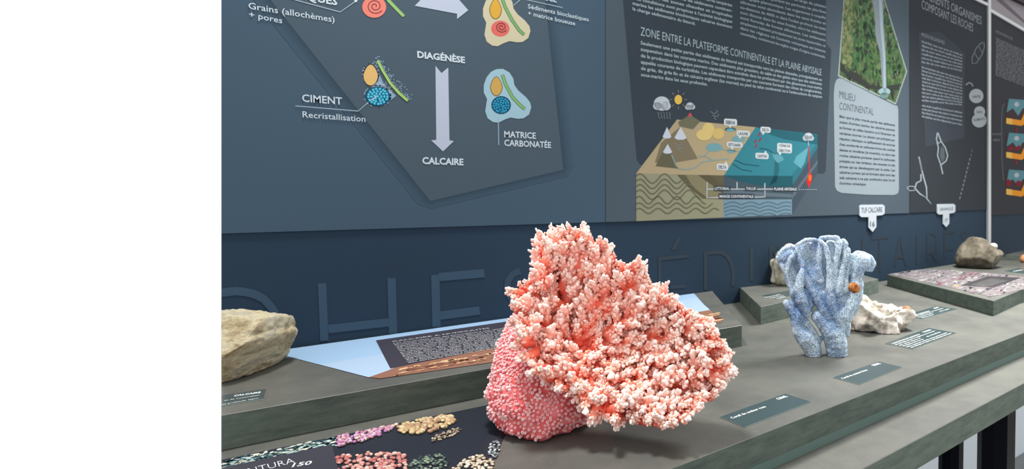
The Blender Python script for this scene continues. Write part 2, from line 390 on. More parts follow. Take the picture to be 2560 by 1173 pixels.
P([(500, 742), (640, 742), (740, 850), (812, 900), (812, 940), (680, 930), (560, 840)], (126, 120, 94), 3)
P([(600, 742), (700, 742), (812, 830), (812, 860), (700, 815)], (86, 82, 62), 4)
for k in range(7):                                       # folded strata
    off = k*44
    L_ = [(98+i*8, 770+off+(-38 if k < 5 else -26)*math.sin((i*8)/(200 if 1 else 1)*2*math.pi*(1 if k < 4 else 1.3)+.6)*(1 if k < 4 else .8)) for i in range(0, 89)]
    L_ = [p for p in L_ if p[0] < 806 and p[1] < 1094 and (p[0] < 470+off*1.15)]
    if len(L_) > 3: g.line(z(L_), 3, (98, 100, 80), 5)
for k in range(4):
    L_ = [(812+i*8, 985+k*30-22*abs(math.sin(i*8/145*math.pi))) for i in range(69)]
    L_ = [p for p in L_ if p[1] < 1074]
    if len(L_) > 3: g.line(z(L_), 3, (80, 106, 122), 3)
P([(808, 745), (1370, 750), (1370, 840), (1130, 835), (960, 800)], (34, 84, 94), 3)
P([(1070, 352), (1575, 412), (1570, 520), (1366, 840), (1366, 752), (812, 745)], (52, 122, 136), 2)
P([(1085, 355), (1575, 414), (1572, 494), (1300, 450), (1180, 410)], (38, 94, 106), 3)
P([(812, 745), (960, 800), (1130, 835), (1370, 838), (1370, 940), (808, 940)], (66, 82, 92), 2)
P([(808, 860), (1370, 900), (1370, 925), (808, 900)], (90, 106, 116), 3)
P([(1366, 752), (1575, 500), (1575, 720), (1366, 1065)], (64, 78, 90), 2)
P([(1366, 900), (1575, 620), (1575, 650), (1366, 940)], (88, 102, 112), 3)
P([(1366, 740), (1575, 480), (1575, 520), (1366, 835)], (48, 108, 120), 3)
for a in ([(880, 650), (960, 700), (1040, 712)], [(900, 620), (980, 655), (1100, 668)], [(1100, 525), (1170, 535), (1230, 575)]): g.line(z(a), 2.2, (30, 78, 88), 4)
P([(1200, 560), (1290, 590), (1300, 620), (1250, 645), (1220, 610)], (90, 150, 162), 4)
P([(1250, 590), (1262, 700), (1240, 800), (1180, 835), (1220, 740), (1225, 640)], (40, 98, 110), 3)
P([(1500, 515), (1400, 590), (1380, 640), (1440, 690), (1470, 640)], (92, 156, 170), 4)
P([(255, 670), (350, 480), (440, 690)], (96, 92, 74), 3); P([(300, 480), (455, 350), (600, 610), (420, 640), (250, 640)], (118, 110, 88), 2); P([(440, 310), (535, 250), (620, 305), (560, 370), (450, 345)], (104, 104, 84), 3)
for x, y, w_, hh in ((348, 350, 36, 95), (458, 350, 50, 105), (353, 488, 38, 80)):
    P([(x, y), (x+w_, y+hh*.85), (x+w_*.5, y+hh), (x-w_*.5, y+hh), (x-w_, y+hh*.85)], (188, 196, 208), 5)
P([(515, 262), (537, 232), (555, 262)], (206, 70, 92), 5)
YB = (204, 182, 118)
g.ell(*z([(685, 370)])[0], 15, 17, YB, 4); g.ell(*z([(650, 415)])[0], 20, 14, YB, 5); g.ell(*z([(765, 405)])[0], 15, 14, (196, 172, 108), 5)
CL = (180, 190, 198)
for x, y, r_ in ((305, 160, 20), (340, 180, 12), (270, 180, 11), (535, 180, 10), (518, 190, 7), (555, 188, 7), (1500, 430, 11), (1480, 440, 8), (1522, 442, 7)): g.ell(*z([(x, y)])[0], r_, r_*.9, CL, 5)
for k in range(5): g.line(z([(270+k*24, 228), (280+k*24, 250), (278+k*22, 265), (290+k*22, 285)]), 1.8, (110, 122, 130), 5)
g.ell(*z([(440, 128)])[0], 9.5, 12, (216, 180, 84), 5)
for k in range(8):
    a = k*math.pi/4; g.line(z([(440+50*math.cos(a), 128+55*math.sin(a)), (440+70*math.cos(a), 128+80*math.sin(a))]), 1.2, (150, 150, 130), 5)
for x, y in ((745, 255), (455, 515)):
    g.line(z([(x-45, y-30), (x-10, y-10), (x+15, y-30), (x, y-42)]), 1.5, (130, 140, 146), 6); g.line(z([(x-30, y), (x+10, y+12), (x+25, y-8)]), 1.5, (130, 140, 146), 6); g.line(z([(x-15, y+15), (x+2, y+38)]), 1.5, (130, 140, 146), 6)
g.ell(*z([(733, 517)])[0], 21, 10.5, (108, 152, 160), 4); g.ell(*z([(930, 450)])[0], 17, 8, (108, 150, 156), 4); g.ell(*z([(872, 548)])[0], 11, 5, (108, 152, 160), 4)
g.ell(*z([(865, 370)])[0], 14, 5, (60, 80, 76), 4); g.ell(*z([(865, 375)])[0], 10, 3.5, (90, 160, 176), 5)
for a in ([(385, 575), (420, 660), (450, 692), (520, 697), (580, 680), (625, 640), (700, 625), (850, 610)], [(600, 592), (655, 588), (690, 545)], [(655, 588), (720, 618)], [(795, 532), (935, 550)]): g.line(z(a), 3, (128, 150, 148), 4)
for a in ([(1108, 398), (1090, 425)], [(1115, 440), (1098, 470)], [(1078, 455), (1060, 480)], [(1082, 490), (1066, 520)]): g.line(z(a), 3.2, (150, 40, 56), 5)
g.line(z([(1500, 470), (1500, 505)]), 1.5, CL, 5); g.line(z([(1502, 510), (1508, 720)]), 2.4, (190, 44, 52), 5)
P([(1508, 715), (1532, 750), (1522, 800), (1498, 845), (1486, 790)], (214, 38, 36), 5); g.ell(*z([(1512, 765)])[0], 3.5, 8, (232, 110, 40), 6)
def tagbox(x0, y0, x1, y1, t, ptr, slope=.05):
    w_ = (x1-x0); r_ = 10; d = slope*w_
    P([(x0+r_, y0), (x1-r_, y0+d), (x1, y0+d+r_), (x1, y1-r_+d), (x1-r_, y1+d), (x0+r_, y1), (x0, y1-r_), (x0, y0+r_)], (196, 204, 208), 6)
    cx_, sg = ptr; yy = (y1+d/2-3) if sg > 0 else (y0+d/2+3); P([(cx_-14, yy), (cx_+14, yy+1), (cx_, yy+sg*24)], (196, 204, 208), 6)
    ls = t.split('\n'); hh = (y1-y0)/len(ls)
    for k, q_ in enumerate(ls):
        yb = y0+hh*(k+.78); a, b = z([(x0+14, yb), (x1-14, yb+d*.9)]); g.text(q_, a, b, hh*.5/3.258, (60, 68, 76), 8, bold=.02)
tagbox(812, 282, 918, 338, 'SEBKHA', (862, 1)); tagbox(915, 378, 1022, 425, 'LAGUNE', (942, 1)); tagbox(835, 470, 962, 515, 'ESTUAIRE', (878, 1))
tagbox(1108, 348, 1192, 395, 'DELTA', (1130, 1)); tagbox(1068, 560, 1175, 608, 'CANYON', (1150, -1)); tagbox(1245, 480, 1365, 560, 'CÔNE DE\nDÉJECTION', (1268, 1)); tagbox(752, 648, 845, 700, 'DELTA', (828, -1))
BR = (176, 186, 192)
for a in ([(675, 800), (672, 928), (770, 925)], [(675, 858), (730, 857)], [(865, 857), (985, 857)], [(918, 800), (918, 857)], [(1080, 857), (1215, 857)], [(1145, 808), (1143, 857)], [(1145, 868), (1145, 920), (1060, 922)]): g.line(z(a), 2.6, BR, 7)
for k in range(9): g.line(z([(1422+k*17, 860), (1431+k*17, 861)]), 1.6, BR, 7)
for x0, y0, x1, y1, t_ in ((728, 832, 865, 872, 'LITTORAL'), (982, 834, 1078, 872, 'TALUS'), (1212, 838, 1412, 876, 'PLAINE ABYSSALE'), (768, 892, 1058, 936, 'MARGE CONTINENTALE')):
    P([(x0, y0), (x1, y0+2), (x1, y1), (x0, y1)], (52, 60, 70), 8); a, b = z([(x0+8, y1-10), (x1-8, y1-9)]); g.text(t_, a, b, 6.5, (200, 208, 212), 9, bold=.02)
g.build('block_diagram', INK, p2, 'stuff')
g = Print(PR, GW, .0006); z = cr(2060, 180, 2.793)
g.poly(z([(105, 42), (130, 50), (490, 232), (510, 235), (517, 260), (522, 820), (515, 848), (490, 860), (300, 858), (120, 845), (88, 830), (75, 800), (66, 160), (72, 90), (85, 55)]), (140, 152, 160), 1)
g.build('text_box', INK, p2)
g.text('MILIEU', *z([(105, 180), (215, 208)]), 18, (60, 68, 76), 3, bold=-.005)
g.build('heading', INK, p2)
g.text('CONTINENTAL', *z([(105, 262), (345, 303)]), 18, (60, 68, 76), 3, bold=-.005)
g.build('heading', INK, p2)
g.para(['Bien que la plus grande partie des sédiments', "soient d'origine marine, les calcaires peuvent", "se former en milieu lacustre ou à l'émersion de", 'certaines sources. Le calcaire qui précipite par', "réaction chimique ou jaillissement de sources", "d'eau surchargée en carbonate forme des couches", 'denses et régulières (le travertin), ou alors des', 'roches calcaires poreuses quand le carbonate', 'précipite sur des végétaux, des mousses ou des', "algues qui se développent par la suite. Les", 'calcaires poreux qui se forment ainsi sont des', "tufs calcaires à ne pas confondre avec le tuf", "d'origine volcanique."],
       z([(106, 318)])[0], z([(494, 380)])[0], z([(106, 786)])[0], z([(494, 800)])[0], 6.2, (52, 60, 70), 3, bold=.03, fr={12: .46})
g.build('body_text', INK, p2, 'stuff')
g = Print(PR, GW, .0004); z = cr(2060, 0, 3.91)
g.poly(z([(195, -60), (135, 745), (700, 1022), (812, 700), (575, -60)]), (150, 164, 158), 1)
g.poly(z([(203, -60), (148, 735), (697, 1008), (800, 700), (568, -60)]), (70, 92, 56), 2)
rnd = random.Random(11)
def inside(P_, x, y):
    c_ = False; j = len(P_)-1
    for i in range(len(P_)):
        if (P_[i][1] > y) != (P_[j][1] > y) and x < (P_[j][0]-P_[i][0])*(y-P_[i][1])/(P_[j][1]-P_[i][1])+P_[i][0]: c_ = not c_
        j = i
    return c_
POLY = [(210, -60), (160, 725), (690, 990), (785, 700), (560, -60)]
for i in range(1100):
    x, y = rnd.uniform(140, 800), rnd.uniform(-50, 1000)
    if not inside(POLY, x, y): continue
    yb = 600+.55*(x-150)
    if x < 270 and y < 640: c = rnd.choice([(126, 134, 88), (110, 122, 74), (96, 110, 70), (120, 126, 90)])
    elif y > yb: c = rnd.choice([(62, 76, 48), (36, 44, 38), (78, 96, 58), (48, 60, 44)])
    else: c = rnd.choice([(66, 100, 52), (50, 88, 50), (76, 110, 62), (38, 54, 40), (94, 112, 70), (44, 80, 50), (32, 46, 38), (58, 96, 54)])
    g.ell(*z([(x, y)])[0], rnd.uniform(2, 5.5), rnd.uniform(4, 12), c, 3+i % 3, rnd.uniform(-15, 15), 6)
g.poly(z([(155, 600), (190, 640), (230, 710), (320, 710), (370, 770), (450, 830), (560, 850), (730, 820), (735, 880), (520, 880), (420, 860), (300, 790), (160, 690)]), (38, 42, 38), 6)
g.poly(z([(460, -60), (575, -60), (580, 200), (600, 560), (608, 880), (570, 880), (545, 520), (500, 350), (495, 180)]), (118, 130, 138), 7)
g.poly(z([(530, -60), (560, -60), (575, 300), (598, 560), (604, 900), (580, 900), (575, 560), (550, 300)]), (144, 162, 172), 8)
g.ell(*z([(588, 895)])[0], 15, 9, (130, 160, 164), 8); g.ell(*z([(588, 935)])[0], 11, 8, (92, 124, 118), 8)
g.build('waterfall_photo', INKG, p2, 'stuff')
# panel three: organisms that make the rocks
p3 = panel('information_panel', PR, [(2274, -60), (2467, -60), (2467, 524.5), (2274, 532.5)], (50, 55, 61), 'dark wall panel left of the metal upright with chalk-white plankton drawings')
g = Print(PR, GW, .0002); g.poly([(2296, 84), (2348, 78), (2412, 133), (2411, 344), (2314, 368)], (60, 66, 75), 1); g.build('backdrop_shape', INK, p3)
g = Print(PR, GW, .0006); T3 = (142, 148, 154)
g.text('LES DIFFÉRENTS ORGANISMES', (2268, -23), (2453, 62), 23, T3, bold=.0); g.build('heading', INK, p3)
g.text('COMPOSANT LES ROCHES', (2303, 21), (2432, 80), 22, T3, bold=.0); g.build('heading', INK, p3)
g.text('MICROORGANISMES', (2303, 90), (2361, 112), 9, T3, bold=.0); g.build('heading', INK, p3)
def fill(n, seed):
    rr = random.Random(seed); ws = 'les organismes du plancton calcaire vivent dans eaux marines et leur coquille se dépose au fond de la mer pour former une roche avec des sédiments fins très'.split()
    out = []
    for i in range(n): out.append(' '.join(rr.choice(ws) for _ in range(8)))
    return out
for (y0, y1, n_, y0r, y1r) in ((106, 157, 6, 140, 179), (170, 215, 6, 199, 237), (224, 253, 4, 245, 264), (266, 293, 4, 284, 314)):
    g.para(fill(n_, n_+y0), (2304, y0), (2405, y0r), (2304, y1), (2405, y1r), 5, (150, 160, 166), bold=.03)
g.build('body_text', INK, p3, 'stuff')
g = Print(PR, GW, .0006); z = cr(2250, 280, 3.665); K = (150, 162, 168)
g.line(z([(170, 410), (195, 520), (215, 600), (240, 690), (245, 790), (180, 750), (135, 700), (150, 650), (190, 630), (190, 570)]), 3.6, K)
g.line(z([(60, 695), (90, 680), (135, 685)]), 2, K); g.line(z([(60, 700), (90, 722), (135, 718)]), 2, K); g.line(z([(240, 790), (285, 845)]), [3, 1], K); g.line(z([(165, 410), (200, 540)]), [1.5, 3.5], (110, 120, 128))
g.build('shell_drawing', INK, p3)
g.line(z([(340, 190), (332, 250), (350, 330), (342, 400), (370, 480), (390, 570)]), 3.2, K); g.line(z([(345, 190), (375, 270), (415, 330), (435, 400), (420, 450), (375, 485)]), 3.2, K); g.line(z([(335, 260), (352, 290), (372, 270)]), 2.5, K)
g.poly(z([(375, 310), (405, 340), (410, 420), (385, 470), (360, 400)]), (84, 94, 98), 1); g.build('shell_drawing', INK, p3)
for k in range(12): g.line(z([(660-k*10, 345+k*39), (655-k*10, 370+k*39)]), 3.4, (108, 118, 124) if k > 1 else (84, 92, 98))
g.build('needle_drawing', INK, p3, 'stuff')
z = cr(2340, 60, 4.19)
g.line(z([(500, 195), (505, 240), (480, 320), (420, 410), (375, 415), (375, 350), (420, 250), (470, 200)]), 3, (104, 110, 114), closed=True); g.line(z([(400, 300), (440, 370)]), 2.5, (104, 110, 114)); g.line(z([(440, 230), (480, 300)]), 2.5, (104, 110, 114)); g.build('shell_drawing', INK, p3)
g.line(z([(310, 640), (340, 615), (370, 625), (385, 655)]), 3.5, (134, 140, 144)); g.build('shell_drawing', INK, p3)
g.ell(*z([(420, 755)])[0], 18, 18, (158, 166, 170)); g.text('UNITÉS', *z([(378, 775), (465, 775)]), 6, (70, 76, 82), 4); g.build('bubble', INK, p3)
g.ell(*z([(455, 920)])[0], 14, 14, (158, 166, 170)); g.ell(*z([(450, 1010)])[0], 18.5, 18, (158, 166, 170), 2)
g.text('DES', *z([(425, 935), (480, 935)]), 5.5, (70, 76, 82), 4); g.text('ÉLÉMENTS', *z([(395, 1020), (510, 1005)]), 6, (70, 76, 82), 4); g.build('bubble', INK, p3)
# panel four beyond the upright
p4 = panel('information_panel', PR, [(2474, 29), (2640, 128), (2640, 532), (2474, 538.5)], (54, 55, 60), 'dark wall panel right of the metal upright with orange layered diagrams')
g = Print(PR, GW, .0006); z = cr(2250, 280, 3.665)
g.para(fill(22, 5), (2490, 97), (2600, 148), (2488, 188), (2600, 232), 4, (118, 122, 128), bold=.03)
g.build('body_text', INK, p4, 'stuff')
g.text('MÉTAMORPHIQUES', (2489, 82), (2531, 101), 7, (130, 132, 138), bold=.0); g.build('heading', INK, p4)
g.text('ROCHE', (2480, 338), (2502, 338), 5, (120, 124, 128)); g.text('MÈRE', (2482, 353), (2500, 353), 5, (120, 124, 128))
g.build('caption', INK, p4)
g = Print(PR, GW, .0006)
g.line([(2508, 450), (2504, 400), (2503, 300), (2505, 268), (2512, 258)], 2, (96, 102, 106)); g.build('leader_line', INK, p4)
for y in (345, 425):
    g.poly([(2538, y-25), (2543, y-25), (2543, y-14), (2538, y-14)], (130, 30, 44), 1); g.build('arrow', INK, p4)
for y in (295, 380, 472):
    P_ = [(2515, y), (2552, y+6), (2562, y-16), (2620, y-20), (2620, y+6), (2575, y+8), (2553, y+20), (2515, y+14)]
    g.poly([(2515, y-45), (2600, y-38), (2600, y-5), (2515, y+2)], (66, 50, 52), 1)
    g.poly([(2522, y-48), (2600, y-42), (2600, y-22), (2556, y-24), (2545, y-5), (2532, y-24), (2516, y-14)], (88, 136, 146), 2)
    g.poly(P_, (226, 146, 40), 3); g.poly([(2515, y), (2530, y+2), (2530, y+17), (2515, y+14)], (228, 178, 86), 4)
    g.ell(2541, y-34, 6, 6, (170, 178, 184), 4)
    if y == 472: g.ell(2521, 457, 6.5, 8.5, (124, 26, 44), 4); g.ell(2546, 459, 7, 7.5, (124, 26, 44), 5)
    if y == 380: g.poly([(2515, 376), (2526, 364), (2534, 372), (2548, 362), (2552, 374)], (124, 26, 44), 4)
    g.build('layer_diagram', INK, p4)
# arrow-shaped signs on the wall
def sign(pts, t1, a, b, h, label, n_='16', q_=None):
    e = empty('arrow_sign', PR.px(*pts[len(pts)//2]), label, 'sign', None)
    board('plate', wallplane(.006)[1], pts, mat('sign_white', (160, 168, 175), .6, .06), e, .003)
    g = Print(wallplane(.0063)[1], 1.0, 0); g.text(t1, a, b, h, (74, 80, 88), 1, bold=0.0); g.build('caption', INK, e)
    if q_: g.text(n_, q_[0], q_[1], q_[2], (74, 80, 88), 1, bold=.01)
    g.build('number', INK, e)
z = cr(2060, 180, 2.793)
sign(z([(262, 928), (410, 926), (424, 936), (424, 988), (408, 1000), (366, 1004), (366, 1082), (340, 1118), (312, 1086), (312, 1014), (262, 1014), (248, 1002), (248, 940)]), 'TUF CALCAIRE', *z([(262, 985), (408, 978)]), 13, 'white arrow sign reading TUF CALCAIRE above the blue coral', '16', (*z([(322, 1080), (354, 1080)]), 13))
z = cr(2250, 280, 3.665)
sign(z([(350, 845), (492, 842), (508, 855), (508, 912), (494, 925), (452, 932), (452, 1022), (424, 1056), (396, 1026), (396, 940), (355, 940), (342, 928), (342, 858)]), 'GRANULÉ', *z([(365, 905), (485, 898)]), 7, 'small white arrow sign reading GRANULÉ near the metal upright', '17', (*z([(412, 1010), (436, 1010)]), 9))
# ---------------------------------------------------------------- display bench
YF = 1.742*H
zs = Plane((0, YF, 0), (0, -1, 0), (1, 0, 0), (0, 0, 1))
ZG = zs.px(2240, 1012.7).z; ZL = zs.px(2240, 1034.8).z
lp = Plane((0, 0, ZL), (0, 0, 1), (1, 0, 0), (0, 1, 0)).px(2240, 1127.7); YL = lp.y
ZB = Plane((0, YL, 0), (0, -1, 0), (1, 0, 0), (0, 0, 1)).px(2294.7, 1173).z
XR = 2.4
def m_(y): return MIT*y-.03
def wy(x):
    return DL if x < B0.x else B0.y+(x-B0.x)*dR.y/dR.x
bench = empty('display_bench', (1.0, .6, 0), 'long stepped grey bench top running along the dark wall', 'bench')
back = [(XR, wy(XR)), (B0.x, B0.y-.0005), (m_(DL), DL-.0005)]
prism('tabletop', [(m_(YF), YF), (XR, YF)]+back, ZG, TOP, LAM, EDGE, bench, bev=.0006)
prism('plinth', [(m_(YF+.0012), YF+.0012), (XR, YF+.0012)]+back, ZL, ZG, RECESS, RECESS, bench)
prism('shelf', [(m_(YL), YL), (XR, YL)]+back, ZB, ZL, LAM, EDGE, bench, bev=.0008)
def leg(x0, x1, ytop, Y, dep):
    pl = Plane((0, Y, 0), (0, -1, 0), (1, 0, 0), (0, 0, 1)); a = pl.px(x0, ytop).x; b = pl.px(x1, ytop).x
    w_ = (b-a); r_ = w_*.25
    xy = [(a+r_, Y), (b-r_, Y), (b, Y+dep*.3), (b, Y+dep*.7), (b-r_, Y+dep), (a+r_, Y+dep), (a, Y+dep*.7), (a, Y+dep*.3)]
    prism('leg', xy, 0, ZB, BLACK, BLACK, bench)
leg(2508, 2548, 1100, YL+.03, .05); leg(2392, 2414, 1150, YL+.26, .05)
# raised blocks
def block(pxs, zt, label):
    """corner pixels on the plane z=zt (units of H)"""
    return [(p.x, p.y) for p in (zplane(zt).px(*q) for q in pxs)]
ZA = -.857
def clampw(x, y): return (x, min(y, wy(x)-.0008))
A = block([(1767, 725.6), (1854.7, 813.4), (1240, 918)], ZA, '')
yA = (A[2][1]); bA = empty('raised_block', (.4, .85, TOP), 'raised grey block at the left with sky-blue photo print and text', 'display block')
a0 = zplane(ZA).px(553.5, 1037.5)
prism('block_body', [clampw(*A[0]), A[1], A[2], (m_(a0.y), a0.y), (m_(DL-.0008), DL-.0008)], TOP+.0002, ZC+ZA*H, LAM, EDGE, bA, bev=.0005)
B = block([(1830, 716), (1902, 767.5), (2060, 733), (2196, 698), (2150, 686)], ZA, '')
bB = empty('raised_block', (B[1][0], B[1][1], TOP), 'small raised grey block behind the blue coral', 'display block')
prism('block_body', [clampw(*q_) for q_ in B], TOP+.0002, ZC+ZA*H, LAM, EDGE, bB, bev=.0005)
ZCc = -.872
Cc = [(p.x, p.y) for p in (zplane(ZCc).px(*q) for q in [(2218, 686.6), (2484, 753), (2560, 721.5)])]
bC = empty('raised_block', (Cc[1][0], Cc[1][1], TOP), 'raised grey block at the right with mottled pink and white photo print', 'display block')
prism('block_body', [clampw(*Cc[0]), Cc[1], Cc[2], (XR, Cc[2][1]+.03), (XR, min(Cc[0][1], wy(XR))-.004)], TOP+.0002, ZC+ZCc*H, LAM, EDGE, bC, bev=.0005)
Dd = [(p.x, p.y) for p in (zplane(-.80).px(*q) for q in [(2513, 637), (2580, 641), (2620, 627), (2560, 625.6)])]
bD = empty('raised_block', (Dd[0][0], Dd[0][1], TOP), 'thin edge of a far grey block at the right border', 'display block')
prism('block_body', Dd, ZC+ZCc*H+.0003, ZC-.80*H, LAM, EDGE, bD, bev=.0004)
# printed photo with sky and quarry on block A
TG = .85
g = Print(zplane(ZA), TG, .0005)
pic = [(674, 880.5), (920, 846.5), (1283, 794), (1722, 735.5), (1742, 737), (1774, 775), (1810, 812), (1240, 906), (950, 948), (922, 945)]
g.poly([(674, 880.5), (1283, 794.5), (1735, 734.5), (1765, 768), (1775, 776), (1040, 900), (922, 945)], (158, 190, 222), 1)
g.poly([(800, 913), (1040, 872), (1740, 745), (1775, 776), (1040, 905), (922, 945)], (170, 194, 220), 2)
g.poly([(922, 945), (970, 928), (1000, 915), (1100, 890), (1250, 866), (1775, 776), (1806, 806), (1240, 906), (950, 948)], (142, 102, 84), 3)
rnd = random.Random(5)
for i in range(520):
    k = rnd.random(); x = 930+k*870; yt = 944-(x-922)*.30+18 if x < 1000 else 921-(x-1000)*.175; yb = 948-(x-950)*.165
    if yb <= yt: continue
    u_ = rnd.random(); y = yt+2+(yb-yt-4)*u_
    c = rnd.choice([(222, 178, 132), (210, 160, 118), (226, 190, 150)]) if (u_ < .25 or .68 < u_ < .85) else rnd.choice([(140, 92, 72), (120, 80, 66), (160, 112, 88), (110, 70, 58)])
    g.ell(x, y, rnd.uniform(4, 13), rnd.uniform(.6, 1.8), c, 4+i % 3, -9, 7)
g.poly([(940, 853), (1285, 803), (1330, 850), (1240, 870), (976, 923)], (62, 60, 70), 8)
g.build('printed_photo', INKG, bA, 'stuff')
g = Print(zplane(ZA), TG, .0016)
g.text('CALCAIRE A NUMMULITES', (982, 858.5), (1225, 824), 9, (210, 212, 214), bold=-.004, hm=.0075); g.build('heading', INK, bA)
L_ = ["Les nummulites sont des foraminifères à test calcaire des", "Protistes unicellulaires vivant dans les mers chaudes", "Apparaissent au début de l'ère tertiaire, il y a environ", "65 millions d'années, elles se développent pendant", "plusieurs millions d'années puis disparaissent au début", "de l'Oligocène. Les nummulites vivaient à faible", "profondeur, dans les mers chaudes et peu", "paléogènes. Leur taille variait de quelques", "l'ancien océan Téthys. Certaines couches", "appelées Nummulitique sont riches. En effet",
      "des constructions voisines. La pierre de taille", "sont faites en calcaire à nummulites extrait", "des carrières situées non loin du pont"]
L_[7:7] = ["pullulé dans les eaux peu profondes de"]
g.para(L_, (985, 863), (1285, 821), (1021, 911), (1262, 870), 3, (214, 216, 218), bold=.012, hm=.0042)
g.build('body_text', INK, bA, 'stuff')
# printed photo of living corals on the bench top, lower left
g = Print(zplane(-1), TG, .0004)
CP = [(554, 1151), (1229, 1012), (1296, 998), (1262, 1090), (1225, 1173), (1195, 1240), (554, 1240)]
g.poly([(x if x > 554 else 554, y) for x, y in CP], (42, 46, 56), 1)
rnd = random.Random(21)
def top_y(x): return 1151-(x-554)*.2065
for i in range(420):                                     # foamy reef along the upper edge
    x = rnd.uniform(556, 850); y = top_y(x)+rnd.uniform(1, 24)*(1.15 if x < 700 else .95)
    g.ell(x, y+1.5, rnd.uniform(3, 14), rnd.uniform(.8, 2.4), rnd.choice([(64, 96, 104), (46, 72, 82), (172, 200, 196), (206, 216, 206), (132, 166, 166), (40, 62, 74), (216, 214, 196)]), 2+i % 4, -12+rnd.uniform(-8, 8), 7)
def polyps(n, cx_, cy_, rx, ry, cols, L, sz, rot=-10, box=None):
    P_ = []
    for i in range(n):
        a = rnd.random()*6.283; q_ = math.sqrt(rnd.random()); x = cx_+rx*q_*math.cos(a); y = cy_+ry*q_*math.sin(a)+rx*q_*math.cos(a)*math.tan(math.radians(rot))
        if box: x, y = rnd.uniform(box[0], box[2]), rnd.uniform(box[1], box[3])
        if box and y < 1140-8*math.cos((x-940)/60): continue
        if y < top_y(x)+1.5 or (y > 1085 and x < (838 if box else 843)): continue
        P_.append((y, x))
    for i, (y, x) in enumerate(sorted(P_)):
        s_ = rnd.uniform(.75, 1.2)*sz; l_ = L+i*.035; c = rnd.choice(cols)
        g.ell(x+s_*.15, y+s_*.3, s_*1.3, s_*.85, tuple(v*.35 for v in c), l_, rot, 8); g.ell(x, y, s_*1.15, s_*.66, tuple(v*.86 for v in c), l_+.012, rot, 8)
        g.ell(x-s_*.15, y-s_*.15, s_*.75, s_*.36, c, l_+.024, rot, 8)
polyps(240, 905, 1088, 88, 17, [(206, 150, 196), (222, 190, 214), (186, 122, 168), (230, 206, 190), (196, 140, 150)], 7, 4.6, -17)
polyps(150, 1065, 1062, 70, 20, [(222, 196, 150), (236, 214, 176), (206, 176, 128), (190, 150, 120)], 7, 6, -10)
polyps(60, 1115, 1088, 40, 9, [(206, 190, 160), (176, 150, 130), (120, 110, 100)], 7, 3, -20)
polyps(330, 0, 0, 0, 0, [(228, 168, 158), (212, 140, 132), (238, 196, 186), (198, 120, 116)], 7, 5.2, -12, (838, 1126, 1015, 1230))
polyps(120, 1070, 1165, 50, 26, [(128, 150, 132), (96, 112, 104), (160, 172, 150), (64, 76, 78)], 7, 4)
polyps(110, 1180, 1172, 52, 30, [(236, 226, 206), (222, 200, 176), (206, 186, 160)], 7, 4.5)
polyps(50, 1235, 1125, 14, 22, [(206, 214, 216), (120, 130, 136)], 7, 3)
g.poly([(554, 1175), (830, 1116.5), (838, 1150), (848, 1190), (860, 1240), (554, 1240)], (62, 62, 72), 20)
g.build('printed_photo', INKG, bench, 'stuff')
g.text('AVENTURA', (553, 1208), (738, 1162.5), 20, (224, 224, 230), 22, bold=-.012, hm=.0145)
g.build('heading', INKG, bench)
g.text('150', (729, 1174), (777, 1167), 12, (224, 224, 230), 22, bold=.02, hm=.009)
g.build('caption', INKG, bench)
# printed picture on block C (pebbly mosaic, flat)
g = Print(zplane(ZCc), .42, .0005); z = cr(2180, 560, 3.911)
CPOL = [(170, 490), (530, 445), (760, 455), (1250, 490), (1486, 520), (1600, 560), (1486, 640), (1165, 715), (700, 605), (420, 545)]
g.poly(z(CPOL), (168, 160, 162), 1)
rnd = random.Random(8)
for i in range(700):
    x = rnd.uniform(180, 1560); y = rnd.uniform(445, 712)
    if not inside(CPOL, x, y): continue
    c = rnd.choice([(206, 202, 200), (178, 172, 176), (150, 144, 154), (220, 216, 210), (176, 150, 156), (130, 126, 138)])
    if abs(y-(600-(x-620)*.30)) < 16 and x > 620: c = rnd.choice([(158, 100, 114), (150, 84, 104), (176, 140, 148)])
    if 780 < x < 950 and 590 < y < 650 and rnd.random() < .5: c = (222, 190, 150)
    g.ell(*z([(x, y)])[0], rnd.uniform(2, 8), rnd.uniform(.8, 2.2), c, 2+i % 4, -10, 7)
g.poly(z([(870, 605), (1135, 512), (1460, 530), (1190, 625)]), (84, 82, 86), 7)
g.para(fill(5, 2), z([(985, 603)])[0], z([(1190, 540)])[0], z([(1110, 622)])[0], z([(1330, 556)])[0], 3, (170, 172, 172), 9, hm=.006)
g.build('printed_photo', INKG, bC, 'stuff')
# name cards
CARD = mat('dark_green_grey_card', (48, 62, 64), .3, .4)
def card(pxs, zt, label, words, name='name_card'):
    P0 = [zplane(zt).px(*q) for q in pxs]
    c0 = sum(P0, Vector())/4; base = ZC+zt*H+.0002
    e = empty(name, (c0.x, c0.y, base), label, 'label card', 'name cards on the bench')
    prism('plate', [(p.x, p.y) for p in P0], base, base+.001, CARD, mat('pale_card_edge', (150, 165, 160), .4), e)
    g = Print(Plane((0, 0, base+.001), (0, 0, 1), (1, 0, 0), (0, 1, 0)), 1.0, .0001)
    for t_, a, b, hm, bo in words: g.text(t_, a, b, 3, (226, 232, 230), 1, bold=bo, hm=hm); g.build('text_line', INK, e)
card([(554, 992), (666, 975), (659, 1000), (554, 1017)], ZA, 'dark name card reading CALCAIRE in front of the layered left rock', [
    ('CALCAIRE', (584, 992), (651, 983), .0058, .03), (', et de nummulites.', (554.5, 1004), (650, 989), .0035, 0), ('au profonde, lagon.', (554.5, 1013), (648, 996.5), .0035, 0)])
card([(1800, 1045), (1963, 987), (2027, 1007), (1863, 1070)], -1, 'dark name card reading Corail de couleur rose beside the pink coral', [
    ('CORAIL', (1947, 1000), (1970, 992), .0055, .03), ('Corail de couleur rose', (1831, 1047.5), (1916, 1018), .0048, .015)])
